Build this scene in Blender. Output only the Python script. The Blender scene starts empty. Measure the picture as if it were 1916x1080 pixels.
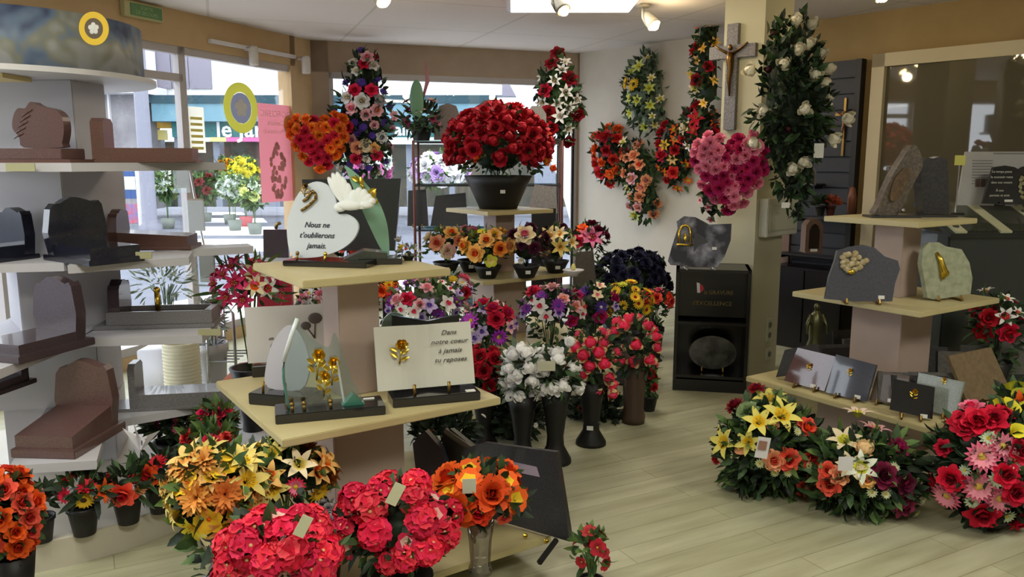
import bpy, bmesh, math, random
from mathutils import Vector, Matrix, Euler
R=math.radians
# ---------------------------------------------------------------- camera, sky, lights, exposure
SC=bpy.context.scene; COL=SC.collection
F=1500.; EYE=1.55; T=math.atan(240/1500); CT,ST=math.cos(T),math.sin(T)
cam=bpy.data.cameras.new('camera'); camo=bpy.data.objects.new('camera',cam); COL.objects.link(camo)
camo.location=(0,0,EYE); camo.rotation_euler=(R(90)-T,0,0)
cam.sensor_width=36; cam.lens=36*F/1916; cam.clip_start=.05; cam.clip_end=300
SC.camera=camo
SC.view_settings.view_transform='Standard'; SC.view_settings.look='None'
SC.view_settings.exposure=0.0; SC.view_settings.gamma=1.0; SC.view_settings.use_curve_mapping=False
W=bpy.data.worlds.new('overcast_sky'); SC.world=W; W.use_nodes=True
bg=W.node_tree.nodes['Background']; bg.inputs[0].default_value=(.90,.93,1,1); bg.inputs[1].default_value=4.2
def area(name,loc,rot,sx,sy,power,col):
    l=bpy.data.lights.new(name,'AREA'); l.shape='RECTANGLE'; l.size=sx; l.size_y=sy; l.energy=power*.72; l.color=col
    o=bpy.data.objects.new(name,l); COL.objects.link(o); o.location=loc; o.rotation_euler=rot; return o
H=2.7
# ceiling panels: the square one is in view, the others are unseen added fill
PANELS=[((.45,6.05),.95,.95,16),((.2,.6),1.2,.6,50),((2.9,2.0),1.2,.6,52),((-1.7,1.9),1.2,.6,40)]
for (x,y),sx,sy,pw in PANELS: area('ceiling_panel_light',(x,y,H-.03),(0,0,0),sx*.9,sy*.9,pw,(1,.97,.82))
# daylight pushed in by the two shop windows
# ---------------------------------------------------------------- pixel helpers (photo pixel + depth or height -> real point)
def ray(px,py):
    a=(px-958)/F; b=(540-py)/F
    return Vector((a,CT+b*ST,-ST+b*CT))
EV=Vector((0,0,EYE))
def Zp(px,py,z):
    r=ray(px,py); return EV+r*((z-EYE)/r.z)
def P(px,py,y):
    r=ray(px,py); return EV+r*(y/r.y)
def mpp(y): return y*CT/F*1.0
def wallpt(px,py,A,B):
    r=ray(px,py); n=Vector((B[1]-A[1],A[0]-B[0],0)); t=n.dot(Vector((A[0],A[1],0))-EV)/n.dot(r); return EV+r*t
# ---------------------------------------------------------------- materials
def lin(c):
    c=c/255.; return c/12.92 if c<=.04045 else ((c+.055)/1.055)**2.4
def L3(c): return (lin(c[0]),lin(c[1]),lin(c[2]),1)
MC={}
def mat(name,c,rough=.6,metal=0,var=0,scale=20,c2=None,spec=.5,emit=None,es=0,alpha=None,trans=0,kind='noise',coat=0,bump=0):
    if name in MC: return MC[name]
    m=bpy.data.materials.new(name); m.use_nodes=True; nt=m.node_tree; b=nt.nodes['Principled BSDF']
    b.inputs['Base Color'].default_value=L3(c); b.inputs['Roughness'].default_value=rough; b.inputs['Metallic'].default_value=metal
    b.inputs['Specular IOR Level'].default_value=spec; b.inputs['Coat Weight'].default_value=coat
    if trans: b.inputs['Transmission Weight'].default_value=trans
    if alpha is not None: b.inputs['Alpha'].default_value=alpha
    if emit: b.inputs['Emission Color'].default_value=L3(emit); b.inputs['Emission Strength'].default_value=es
    if c2:
        tc=nt.nodes.new('ShaderNodeTexCoord')
        if kind=='voronoi':
            n=nt.nodes.new('ShaderNodeTexVoronoi'); out=n.outputs['Color']
        else:
            n=nt.nodes.new('ShaderNodeTexNoise'); n.inputs['Detail'].default_value=4; out=n.outputs[0]
        n.inputs['Scale'].default_value=scale
        nt.links.new(tc.outputs['Object'],n.inputs['Vector'])
        rp=nt.nodes.new('ShaderNodeValToRGB'); rp.color_ramp.elements[0].position=.35; rp.color_ramp.elements[1].position=.65
        rp.color_ramp.elements[0].color=L3(c); rp.color_ramp.elements[1].color=L3(c2)
        nt.links.new(out,rp.inputs[0]); nt.links.new(rp.outputs[0],b.inputs['Base Color'])
        if bump:
            bp=nt.nodes.new('ShaderNodeBump'); bp.inputs['Strength'].default_value=bump; nt.links.new(n.outputs[0],bp.inputs['Height']); nt.links.new(bp.outputs[0],b.inputs['Normal'])
    MC[name]=m; return m
def glassmat(name,col,rough=0,refl=.08,tint=(255,255,255)):
    if name in MC: return MC[name]
    m=bpy.data.materials.new(name); m.use_nodes=True; nt=m.node_tree; nt.nodes.clear()
    o=nt.nodes.new('ShaderNodeOutputMaterial'); mx=nt.nodes.new('ShaderNodeMixShader'); t=nt.nodes.new('ShaderNodeBsdfTransparent'); g=nt.nodes.new('ShaderNodeBsdfGlossy')
    t.inputs[0].default_value=L3(tint); g.inputs[0].default_value=L3(col); g.inputs['Roughness'].default_value=rough; mx.inputs[0].default_value=refl
    nt.links.new(t.outputs[0],mx.inputs[1]); nt.links.new(g.outputs[0],mx.inputs[2]); nt.links.new(mx.outputs[0],o.inputs[0]); MC[name]=m; return m
def sheetmat(name,c,t=.55):
    if name in MC: return MC[name]
    m=bpy.data.materials.new(name); m.use_nodes=True; nt=m.node_tree; nt.nodes.clear()
    o=nt.nodes.new('ShaderNodeOutputMaterial'); mx=nt.nodes.new('ShaderNodeMixShader'); d=nt.nodes.new('ShaderNodeBsdfDiffuse'); g=nt.nodes.new('ShaderNodeBsdfTranslucent')
    d.inputs[0].default_value=L3(c); g.inputs[0].default_value=L3(c); mx.inputs[0].default_value=t
    nt.links.new(d.outputs[0],mx.inputs[1]); nt.links.new(g.outputs[0],mx.inputs[2]); nt.links.new(mx.outputs[0],o.inputs[0]); MC[name]=m; return m
def granite(name,c,c2,rough=.18,scale=160,coat=.3):
    return mat(name,c,rough,c2=c2,scale=scale,coat=coat)
BLK=mat('black_plastic',(14,14,16),.5)
BLKG=granite('black_granite',(20,20,23),(34,34,38),.12)
WHT=mat('white_laminate',(212,211,216),.5)
WOOD=mat('pale_beech_wood',(200,188,142),.45,c2=(188,174,128),scale=3)
WOODP=mat('pinkish_beech_column',(184,164,154),.55,c2=(172,152,142),scale=3)
CREAM=mat('cream_wall_paint',(200,194,184),.85,c2=(196,190,180),scale=6)
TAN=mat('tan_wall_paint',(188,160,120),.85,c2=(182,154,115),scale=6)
CEIL=mat('ceiling_tile_white',(198,194,190),.9,c2=(192,188,184),scale=30)
GOLD=mat('polished_gold',(212,180,70),.25,1)
BRONZE=mat('aged_bronze',(140,112,62),.35,1)
GREEN=mat('leaf_green',(46,74,40),.6,c2=(66,96,52),scale=25)
DGREEN=mat('dark_leaf_green',(22,38,24),.6,c2=(36,56,34),scale=25)
LGREEN=mat('light_leaf_green',(104,132,66),.6,c2=(78,110,54),scale=25)
GGREEN=mat('grey_sage_green',(120,138,118),.6,c2=(92,112,94),scale=25)
TAG=mat('white_price_card',(225,225,222),.6)
SHINE=mat('chrome_metal',(200,200,205),.15,1)
# ---------------------------------------------------------------- mesh builder
class MB:
    def __init__(s): s.v=[]; s.f=[]; s.m=[]
    def add(s,vs,fs,mi=0,M=None):
        n=len(s.v)
        for v in vs: s.v.append(tuple(M@Vector(v)) if M is not None else tuple(v))
        for f in fs: s.f.append(tuple(i+n for i in f)); s.m.append(mi)
        return s
    def box(s,c,d,mi=0,rz=0,M=None,bev=0):
        x,y,z=d[0]/2,d[1]/2,d[2]/2
        K=Matrix.Translation(c)@Matrix.Rotation(rz,4,'Z')
        if M is not None: K=M@K
        if bev:
            bm=bmesh.new(); bmesh.ops.create_cube(bm,size=1); bmesh.ops.scale(bm,vec=d,verts=bm.verts)
            bmesh.ops.bevel(bm,geom=bm.edges[:],offset=bev,segments=2,affect='EDGES'); bm.verts.index_update()
            s.add([v.co.copy() for v in bm.verts],[[v.index for v in f.verts] for f in bm.faces],mi,K); bm.free(); return s
        vs=[(-x,-y,-z),(x,-y,-z),(x,y,-z),(-x,y,-z),(-x,-y,z),(x,-y,z),(x,y,z),(-x,y,z)]
        return s.add(vs,[(0,3,2,1),(4,5,6,7),(0,1,5,4),(1,2,6,5),(2,3,7,6),(3,0,4,7)],mi,K)
    def lathe(s,prof,n=16,mi=0,M=None,sx=1,sy=1,cap=True):
        vs=[];fs=[];k=len(prof)
        for i in range(n):
            a=2*math.pi*i/n
            for r,z in prof: vs.append((r*math.cos(a)*sx,r*math.sin(a)*sy,z))
        for i in range(n):
            j=(i+1)%n
            for q in range(k-1): fs.append((i*k+q,j*k+q,j*k+q+1,i*k+q+1))
        if cap: fs.append(tuple(i*k for i in range(n))[::-1]); fs.append(tuple(i*k+k-1 for i in range(n)))
        return s.add(vs,fs,mi,M)
    def ball(s,c,r,mi=0,n=10,M=None,rings=6):
        if not hasattr(r,'__len__'): r=(r,r,r)
        prof=[(max(math.sin(math.pi*i/rings),.001),-math.cos(math.pi*i/rings)) for i in range(rings+1)]
        K=Matrix.Translation(c)@Matrix.Diagonal((*r,1))
        if M is not None: K=M@K
        return s.lathe(prof,n,mi,K,cap=False)
    def prism(s,pts,th,mi=0,M=None):
        # outline in x-z, thickness along +y from 0
        n=len(pts); vs=[(x,0,z) for x,z in pts]+[(x,th,z) for x,z in pts]
        fs=[tuple(range(n)),tuple(range(2*n-1,n-1,-1))]+[(i,i+n,(i+1)%n+n,(i+1)%n) for i in range(n)]
        return s.add(vs,fs,mi,M)
    def slab(s,pts,z0,z1,mi=0,M=None):
        n=len(pts); vs=[(p[0],p[1],z0) for p in pts]+[(p[0],p[1],z1) for p in pts]
        fs=[tuple(range(n))[::-1],tuple(range(n,2*n))]+[(i,(i+1)%n,(i+1)%n+n,i+n) for i in range(n)]
        return s.add(vs,fs,mi,M)
    def tube(s,path,r,n=6,mi=0,M=None):
        path=[Vector(p) for p in path]; vs=[];fs=[]
        rr=r if hasattr(r,'__len__') else [r]*len(path)
        for i,p in enumerate(path):
            d=(path[min(i+1,len(path)-1)]-path[max(i-1,0)]).normalized()
            a=d.orthogonal().normalized() if abs(d.z)>.99 else d.cross(Vector((0,0,1))).normalized()
            b=d.cross(a)
            for k in range(n):
                t=2*math.pi*k/n; vs.append(p+a*math.cos(t)*rr[i]+b*math.sin(t)*rr[i])
        for i in range(len(path)-1):
            for k in range(n): fs.append((i*n+k,i*n+(k+1)%n,(i+1)*n+(k+1)%n,(i+1)*n+k))
        fs.append(tuple(range(n))[::-1]); fs.append(tuple(range((len(path)-1)*n,len(path)*n)))
        return s.add(vs,fs,mi,M)
    def mesh(s,name,mats,smooth=False):
        me=bpy.data.meshes.new(name); me.from_pydata(s.v,[],s.f)
        for m in mats: me.materials.append(m)
        for p,mi in zip(me.polygons,s.m): p.material_index=mi; p.use_smooth=smooth
        bm=bmesh.new(); bm.from_mesh(me); 
        if not smooth or len(s.f)<3000: bmesh.ops.recalc_face_normals(bm,faces=bm.faces)
        bm.to_mesh(me); bm.free()
        return me
    def build(s,name,mats,parent=None,smooth=False,label=None,**kw):
        if not hasattr(mats,'__len__'): mats=[mats]
        o=bpy.data.objects.new(name,s.mesh(name,mats,smooth)); COL.objects.link(o)
        if parent is not None: o.parent=parent
        if label: o['label']=label
        for k,v in kw.items(): o[k]=v
        return o
def tag(o,label,cat,group=None,kind=None):
    o['label']=label; o['category']=cat
    if group: o['group']=group
    if kind: o['kind']=kind
    return o
def thing(name,label,cat,loc=(0,0,0),rz=0,group=None):
    o=bpy.data.objects.new(name,None); COL.objects.link(o); o.empty_display_size=.05
    o.location=loc; o.rotation_euler=(0,0,rz); tag(o,label,cat,group); return o
def struct(o): o['kind']='structure'; return o
def textobj(name,s,size,m,parent,M,shear=0,align='CENTER',ext=.0006,bold=0,sx=1):
    c=bpy.data.curves.new(name,'FONT'); c.body=s; c.size=size; c.extrude=ext; c.shear=shear; c.align_x=align; c.align_y='CENTER'; c.offset=bold; c.resolution_u=2
    t=bpy.data.objects.new('t',c); COL.objects.link(t)
    dg=bpy.context.evaluated_depsgraph_get(); me=bpy.data.meshes.new_from_object(t.evaluated_get(dg)); bpy.data.objects.remove(t)
    me.materials.clear(); me.materials.append(m)
    # font faces +z: stand it up so that it faces -y
    me.transform(M@Matrix.Rotation(R(90),4,'X')@Matrix.Diagonal((sx,1,1,1)))
    o=bpy.data.objects.new(name,me); COL.objects.link(o)
    if parent is not None: o.parent=parent
    return o
# ---------------------------------------------------------------- flowers
def petal(B,az,Ln,Wd,a0,a1,r0=.05,z0=0,mi=0,pt=.75,cup=.15,n=4,tip=0,mi2=None,wav=0,rnd=None):
    x,z=r0,z0; rows=[]
    for i in range(n+1):
        t=i/n; w=Wd*.5*max(.10 if i==0 else 0,math.sin(math.pi*min(1,t**pt*.98+.01))**(.8))*(1 if i<n else 0)
        if i==n: w=Wd*.5*tip
        wz=(wav*math.sin(i*2.3+az*3)) if wav else 0
        ca,sa=math.cos(az),math.sin(az)
        def q(u,dz,dx=0): return ((x+dx)*ca-u*sa,(x+dx)*sa+u*ca,z+dz)
        rows.append((q(-w,cup*w+wz),q(0,0),q(w,cup*w-wz)))
        el=R(a0+(a1-a0)*t); st=Ln/n; x+=math.cos(el)*st; z+=math.sin(el)*st
    vs=[p for r in rows for p in r]; 
    for i in range(n):
        m=mi if (mi2 is None or i>=n*.4) else mi2
        k=i*3; B.add([],[]); 
        base=None
        B_f=[(k,k+3,k+4,k+1),(k+1,k+4,k+5,k+2)]
        if i==0: off=len(B.v); B.v.extend(vs)
        for f in B_f: B.f.append(tuple(j+off for j in f)); B.m.append(m)
BL_CACHE={}
PC={}
def pmat(c):
    c=tuple(c)
    if c in PC: return PC[c]
    m=bpy.data.materials.new('petal_%d_%d_%d'%c); m.use_nodes=True; nt=m.node_tree; b=nt.nodes['Principled BSDF']
    b.inputs['Roughness'].default_value=.65; b.inputs['Specular IOR Level'].default_value=.25
    oi=nt.nodes.new('ShaderNodeObjectInfo'); hs=nt.nodes.new('ShaderNodeHueSaturation'); mr=nt.nodes.new('ShaderNodeMapRange')
    mr.inputs[3].default_value=.82; mr.inputs[4].default_value=1.15
    nt.links.new(oi.outputs['Random'],mr.inputs[0]); nt.links.new(mr.outputs[0],hs.inputs['Value']); hs.inputs['Color'].default_value=L3(c)
    nt.links.new(hs.outputs[0],b.inputs['Base Color']); PC[c]=m; return m
def bloom(kind,*cols):
    key=(kind,)+cols
    if key in BL_CACHE: return BL_CACHE[key]
    B=MB(); rg=random.Random(hash(kind)%97 if False else len(kind)*7+sum(cols[0]))
    c=[pmat(x) for x in cols]; tau=2*math.pi
    while len(c)<3: c.append(c[0] if len(c)<2 else pmat((196,170,60)))
    if kind=='rose':
        for (k,Ln,Wd,a0,a1,r0,mi,of) in ((3,.62,.6,88,112,.05,1,0),(4,.72,.75,78,96,.14,1,.4),(5,.85,.85,58,62,.2,0,.9),(5,.95,.95,34,14,.26,0,.2),(5,.9,.9,10,-25,.28,0,.7)):
            for i in range(k): petal(B,tau*i/k+of,Ln,Wd,a0,a1,r0,0,mi,pt=.9,cup=.35,tip=.35)
    elif kind=='bud':
        n=15; prof=[(.02,-.55),(.34,-.5),(.6,-.2),(.68,.1),(.6,.45),(.42,.72),(.2,.84),(.02,.8)]
        vs=[];fs=[];kp=len(prof)
        for i in range(n):
            a=tau*i/n
            for j,(r,z) in enumerate(prof):
                m_=1+.10*math.cos(3*a+j*.5)*(j>1); vs.append((r*m_*math.cos(a),r*m_*math.sin(a),z+(.08*math.cos(3*a) if j>4 else 0)))
        off=len(B.v); B.v.extend(vs)
        for i in range(n):
            for j in range(kp-1): B.f.append(tuple(off+q for q in (i*kp+j,((i+1)%n)*kp+j,((i+1)%n)*kp+j+1,i*kp+j+1))); B.m.append((2 if len(cols)>2 and j<3 else 0))
        for i in range(4): petal(B,tau*i/4+.5,1.25,.95,52,100,.3,-.4,1,pt=.85,cup=.35,tip=.35,mi2=None)
        for i in range(3): petal(B,tau*i/3,1.3,.9,40,72,.3,-.4,2 if len(cols)>2 else 0,pt=.85,cup=.3,tip=.3,mi2=0)
    elif kind=='lily':
        for k,of,w in ((3,0,.44),(3,tau/6,.52)):
            for i in range(k): petal(B,tau*i/3+of,1.25,w,58,-22,.07,-.1,0,pt=.75,cup=.25,n=5,mi2=1)
        for i in range(5): a=tau*i/5; B.tube([(0,0,0),(math.cos(a)*.18,math.sin(a)*.18,.42)],.02,4,2); B.ball((math.cos(a)*.2,math.sin(a)*.2,.45),.055,2,5,rings=3)
    elif kind in('daisy','gerbera','sunflower'):
        n={'daisy':12,'gerbera':16,'sunflower':16}[kind]
        for i in range(n): petal(B,tau*i/n,.82,.36,14,2,.18,0,0,pt=.6,cup=.2,n=3,tip=.02)
        for i in range(n): petal(B,tau*(i+.5)/n,.66,.3,34,16,.15,.03,0 if kind!='gerbera' else 1,pt=.6,cup=.2,n=3,tip=.02)
        B.ball((0,0,.07),(.34,.34,.14) if kind=='sunflower' else (.24,.24,.12),2,10,rings=4)
    elif kind=='petunia':
        for i in range(5): petal(B,tau*i/5,.98,1.05,34,-8,.05,-.05,0,pt=1.1,cup=.18,tip=.45,mi2=1)
        B.ball((0,0,.06),(.14,.14,.1),2,6,rings=3)
    elif kind=='geranium':   # a cluster of small five-petalled florets on one head
        for j in range(13):
            zz=1-1.1*j/12; rr=math.sqrt(max(0,1-zz*zz)); aa=j*2.4
            nrm=Vector((rr*math.cos(aa),rr*math.sin(aa),zz)); K=Matrix.Translation(nrm*.62)@nrm.to_track_quat('Z','Y').to_matrix().to_4x4()@Matrix.Rotation(j*1.1,4,'Z')@Matrix.Scale(.60,4)
            S=MB()
            for i in range(5): petal(S,tau*i/5,.9,1.05,40,-4,.04,-.05,0 if j%3 else 1,pt=1.1,cup=.28,n=3,tip=.55,wav=.05)
            S.ball((0,0,.08),(.2,.2,.12),2,6,rings=3)
            B.v.extend([]); off=len(B.v); B.v.extend([tuple(K@Vector(v)) for v in S.v]); B.f.extend([tuple(i+off for i in f) for f in S.f]); B.m.extend(S.m)
    elif kind=='carnation':
        for i in range(38):
            t=i/37; petal(B,i*2.4,.55+.4*t,.62,88-84*t+rg.uniform(-8,8),80-95*t,.06+.05*t,0,rg.choice((0,0,1)),pt=1.15,cup=.1,n=3,tip=.6,wav=.09)
    elif kind=='orchid':
        for i in range(5): petal(B,tau*i/5+.3,.95,.72 if i%2 else .6,22,-6,.05,0,0,pt=.85,cup=.12)
        for i in range(3): petal(B,tau*i/3,.42,.42,62,38,.04,.02,1,pt=.9,cup=.4,n=3,tip=.3)
    elif kind=='orchid_open':
        pass
    elif kind=='calla':
        for i in range(9):
            a=tau*i/9
        vs=[];fs=[];n=12
        prof=[(.08,-.9),(.16,-.4),(.3,0),(.55,.4),(.8,.6)]
        for i in range(n):
            a=tau*i/n; k=1+.35*math.cos(a)
            for j,(r,z) in enumerate(prof): vs.append((r*math.cos(a)*(k if j>2 else 1),r*math.sin(a),z+(.25*math.cos(a) if j>2 else 0)))
        for i in range(n):
            for j in range(4): fs.append((i*5+j,((i+1)%n)*5+j,((i+1)%n)*5+j+1,i*5+j+1))
        B.add(vs,fs,0); B.tube([(0,0,-.3),(.03,0,.4)],.06,6,2)
    elif kind=='anthurium':
        vs=[(0,-.25,0)]+[(.62*math.sin(t)*(1-.25*math.cos(t)),-.1+.75*math.cos(t)*1.0,.08*math.cos(2*t)) for t in [tau*i/14 for i in range(14)]]
        B.add(vs,[(0,i+1,(i+1)%14+1) for i in range(14)],0); B.tube([(0,-.2,0),(0,-.05,.3),(0,.1,.5)],.06,6,2)
    elif kind=='tuft':    # spiky yellow grey filler bloom
        for i in range(64):
            t=(i+.5)/64; petal(B,i*2.4,.72+.2*(i%3)/2,.26,92*(1-t)+5,50*(1-t)-40,.06,0,i%2,pt=.8,n=3,cup=.3,tip=.3)
    elif kind=='berry':
        for i in range(7):
            a=i*2.4; r=.5*math.sqrt(i/7); B.ball((r*math.cos(a),r*math.sin(a),.4-r*.3),.26,i%2,6,rings=4)
    me=B.mesh(kind+'_bloom',c,True); BL_CACHE[key]=me; return me
BNAME={'rose':'rose_bloom','bud':'tulip_bloom','lily':'lily_bloom','daisy':'daisy_bloom','gerbera':'gerbera_bloom','sunflower':'sunflower_bloom','petunia':'petunia_bloom','geranium':'geranium_bloom','carnation':'carnation_bloom','orchid':'orchid_bloom','calla':'calla_bloom','anthurium':'anthurium_bloom','tuft':'chrysanthemum_bloom','berry':'berry_cluster'}
def put_bloom(parent,key,p,nrm,r,rg,name=None):
    o=bpy.data.objects.new(name or BNAME[key[0]],bloom(*key)); COL.objects.link(o); o.parent=parent
    q=Vector(nrm).to_track_quat('Z','Y').to_matrix().to_4x4()
    o.matrix_local=Matrix.Translation(p)@q@Matrix.Rotation(rg.uniform(0,6.28),4,'Z')@Matrix.Scale(r,4); return o
def leaf(B,p,d,up,Ln,Wd,mi):
    d=Vector(d).normalized(); s=d.cross(Vector(up)); s=s.normalized() if s.length>.01 else Vector((1,0,0)); u=s.cross(d).normalized()
    p=Vector(p); a=p+d*Ln*.35; b=p+d*Ln*.72-u*Ln*.08; t=p+d*Ln-u*Ln*.2
    k=len(B.v)
    B.v.extend([tuple(x) for x in (p,a-s*Wd*.5+u*Wd*.18,a,a+s*Wd*.5+u*Wd*.18,b-s*Wd*.38+u*Wd*.1,b,b+s*Wd*.38+u*Wd*.1,t)])
    for f in ((0,2,1),(0,3,2),(1,2,5,4),(2,3,6,5),(4,5,7),(5,6,7)): B.f.append(tuple(i+k for i in f)); B.m.append(mi)
def rdir(rg):
    while 1:
        v=Vector((rg.uniform(-1,1),rg.uniform(-1,1),rg.uniform(-1,1)))
        if .05<v.length<1: return v.normalized()
def pot(t,kind,r,h,m=None,zb=0,price=None,label=None):
    B=MB(); m=m or BLK; nm='pot'
    if kind=='pot': B.lathe([(r*.68,0),(r*.95,h*.86),(r*1.04,h*.86),(r*1.05,h),(r*.93,h),(r*.9,h*.8)],18,cap=False).lathe([(0.001,0),(r*.68,0)],18,cap=False).lathe([(.001,h*.8),(r*.9,h*.8)],18,cap=False)
    elif kind=='bowl': B.lathe([(.001,0),(r*.55,0),(r*.6,h*.12),(r*.85,h*.7),(r,h),(r*.92,h),(r*.8,h*.75),(.001,h*.7)],20,cap=False); nm='bowl'
    elif kind=='vase': B.lathe([(.001,0),(r*1.0,0),(r*.98,h*.05),(r*.55,h*.22),(r*.5,h*.35),(r*.75,h*.75),(r*1.05,h),(r*.9,h),(r*.6,h*.8),(.001,h*.78)],18,cap=False); nm='vase'
    elif kind=='box': B.box((0,0,h/2),(r*2,r*1.4,h),bev=.006); nm='planter_box'
    elif kind=='urn': B.lathe([(.001,0),(r*.8,0),(r*.85,h*.1),(r*.7,h*.2),(r*.8,h*.6),(r,h),(r*.85,h),(.001,h*.9)],18,cap=False); nm='vase'
    o=B.build(nm,m,t,True); o.location.z=zb
    if price:
        a=price; S=MB().box((0,0,0),(.035,.002,.024)); q=S.build('price_tag',TAG,t); rr=r*(.95 if kind!='vase' else .65)+.004; hh=h*.55 if kind!='vase' else h*.3
        q.location=(rr*math.sin(a),-rr*math.cos(a),hh+zb); q.rotation_euler=(0,0,a)
    return o
def bouquet(name,label,cat,c,y,zb,spec,potk=None,listed=(),seed=1,group=None,leaves=140,lsize=.05,lm=(GREEN,DGREEN),ry=None,zmin=-.25,lw=.45,core=.62,cam_out=0,wide=None,stems=0,price=None,potm=None,front=-2,skirt=None):
    """dome of blooms: c=(px,py,rx_px,rz_px) at depth y; base on zb"""
    rg=random.Random(seed); C=P(c[0],c[1],y); k=mpp(y); rx=c[2]*k; rz=c[3]*k; ryy=ry*k if ry else min(rx,max(rz,rx*.75))
    t=thing(name,label,cat,(C.x,C.y,zb),0,group); c0=Vector((0,0,C.z-zb)); Rr=Vector((rx,ryy,rz))
    if potk: pot(t,*potk,m=potm,price=price)
    n=0; pts=[]
    total=sum(s[1] for s in spec)
    for (key,px,py,r) in listed:
        d=ray(px,py); o=EV-C; D=Vector((d.x/rx,d.y/ryy,d.z/rz)); O=Vector((o.x/rx,o.y/ryy,o.z/rz))
        a=D.dot(D); b=2*O.dot(D); cc=O.dot(O)-1; di=b*b-4*a*cc
        tt=(-b-math.sqrt(di))/(2*a) if di>0 else -b/(2*a)
        p=EV+d*tt-C; nn=Vector((p.x/rx**2,p.y/ryy**2,p.z/rz**2)).normalized(); nn=(nn+Vector((0,-.25,.1))).normalized()
        put_bloom(t,key,p+c0-nn*r*.15,nn,r,rg); pts.append(p+c0)
    i=0; tries=0; bag=[]
    for s in spec: bag+= [s]*s[1]
    rg.shuffle(bag); N=int(total*1.0)
    if N:
        span=1-zmin; gi=0
        for j in range(N):
            zz=1-span*(j+.5)/N; a=j*2.39996+rg.uniform(-.25,.25)+seed; q=math.sqrt(max(0,1-zz*zz)); u=Vector((q*math.cos(a),q*math.sin(a),zz))
            if u.y>-front: continue
            p=Vector((u.x*rx,u.y*ryy,u.z*rz)); nn=Vector((u.x/rx,u.y/ryy,u.z/rz)).normalized()
            s=bag[j]; r=s[2]*rg.uniform(.85,1.15)
            if any((p+c0-x).length<r*1.1 for x in pts): continue
            nn=(nn+rdir(rg)*.25+Vector((0,-.15,.15))).normalized()
            put_bloom(t,s[0],p*rg.uniform(.9,1.04)+c0,nn,r,rg)
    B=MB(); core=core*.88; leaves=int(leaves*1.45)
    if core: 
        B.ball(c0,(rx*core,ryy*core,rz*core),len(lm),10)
    for j in range(leaves):
        u=rdir(rg)
        if u.z<zmin-.35: u.z=-u.z
        f=rg.uniform(.55,.98); p=Vector((u.x*rx*f,u.y*ryy*f,u.z*rz*f)); d=(u+rdir(rg)*.6).normalized()
        leaf(B,p+c0,d,rdir(rg),lsize*rg.uniform(.6,1.3),lsize*lw,rg.randrange(len(lm)))
    top=potk[2]*.75 if potk else 0
    if skirt is None: skirt=70 if (potk and c0.z-rz-potk[2]>.05 and zb==0) else 0
    for j in range(skirt):
        a=rg.uniform(0,6.28); f=rg.random(); zz=potk[2]*.8+(c0.z-rz*.5-potk[2]*.8)*f; q=(.25+.65*f)*min(rx,ryy)*rg.uniform(.7,1.1)
        leaf(B,Vector((q*math.cos(a),q*math.sin(a),zz)),Vector((math.cos(a),math.sin(a),rg.uniform(-.9,.6))),rdir(rg),lsize*rg.uniform(.7,1.3),lsize*lw,rg.randrange(len(lm)))
    for j in range(stems or 10):
        a=rg.uniform(0,6.28); f=rg.uniform(.2,.7); B.tube([(0,0,top),c0+Vector((math.cos(a)*rx*f*.5,math.sin(a)*ryy*f*.5,-rz*.4)),c0+Vector((math.cos(a)*rx*f,math.sin(a)*ryy*f,0))],.003,4,0)
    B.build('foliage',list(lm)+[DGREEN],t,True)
    return t
def inside(p,poly):
    x,y=p; c=False; n=len(poly)
    for i in range(n):
        x1,y1=poly[i]; x2,y2=poly[(i+1)%n]
        if (y1>y)!=(y2>y) and x<(x2-x1)*(y-y1)/(y2-y1)+x1: c=not c
    return c
def edist(p,poly):
    best=9e9; P0=Vector(p)
    for i in range(len(poly)):
        a=Vector(poly[i]); b=Vector(poly[(i+1)%len(poly)]); t=max(0,min(1,(P0-a).dot(b-a)/max((b-a).length_squared,1e-9))); best=min(best,(P0-(a+(b-a)*t)).length)
    return best
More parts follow.
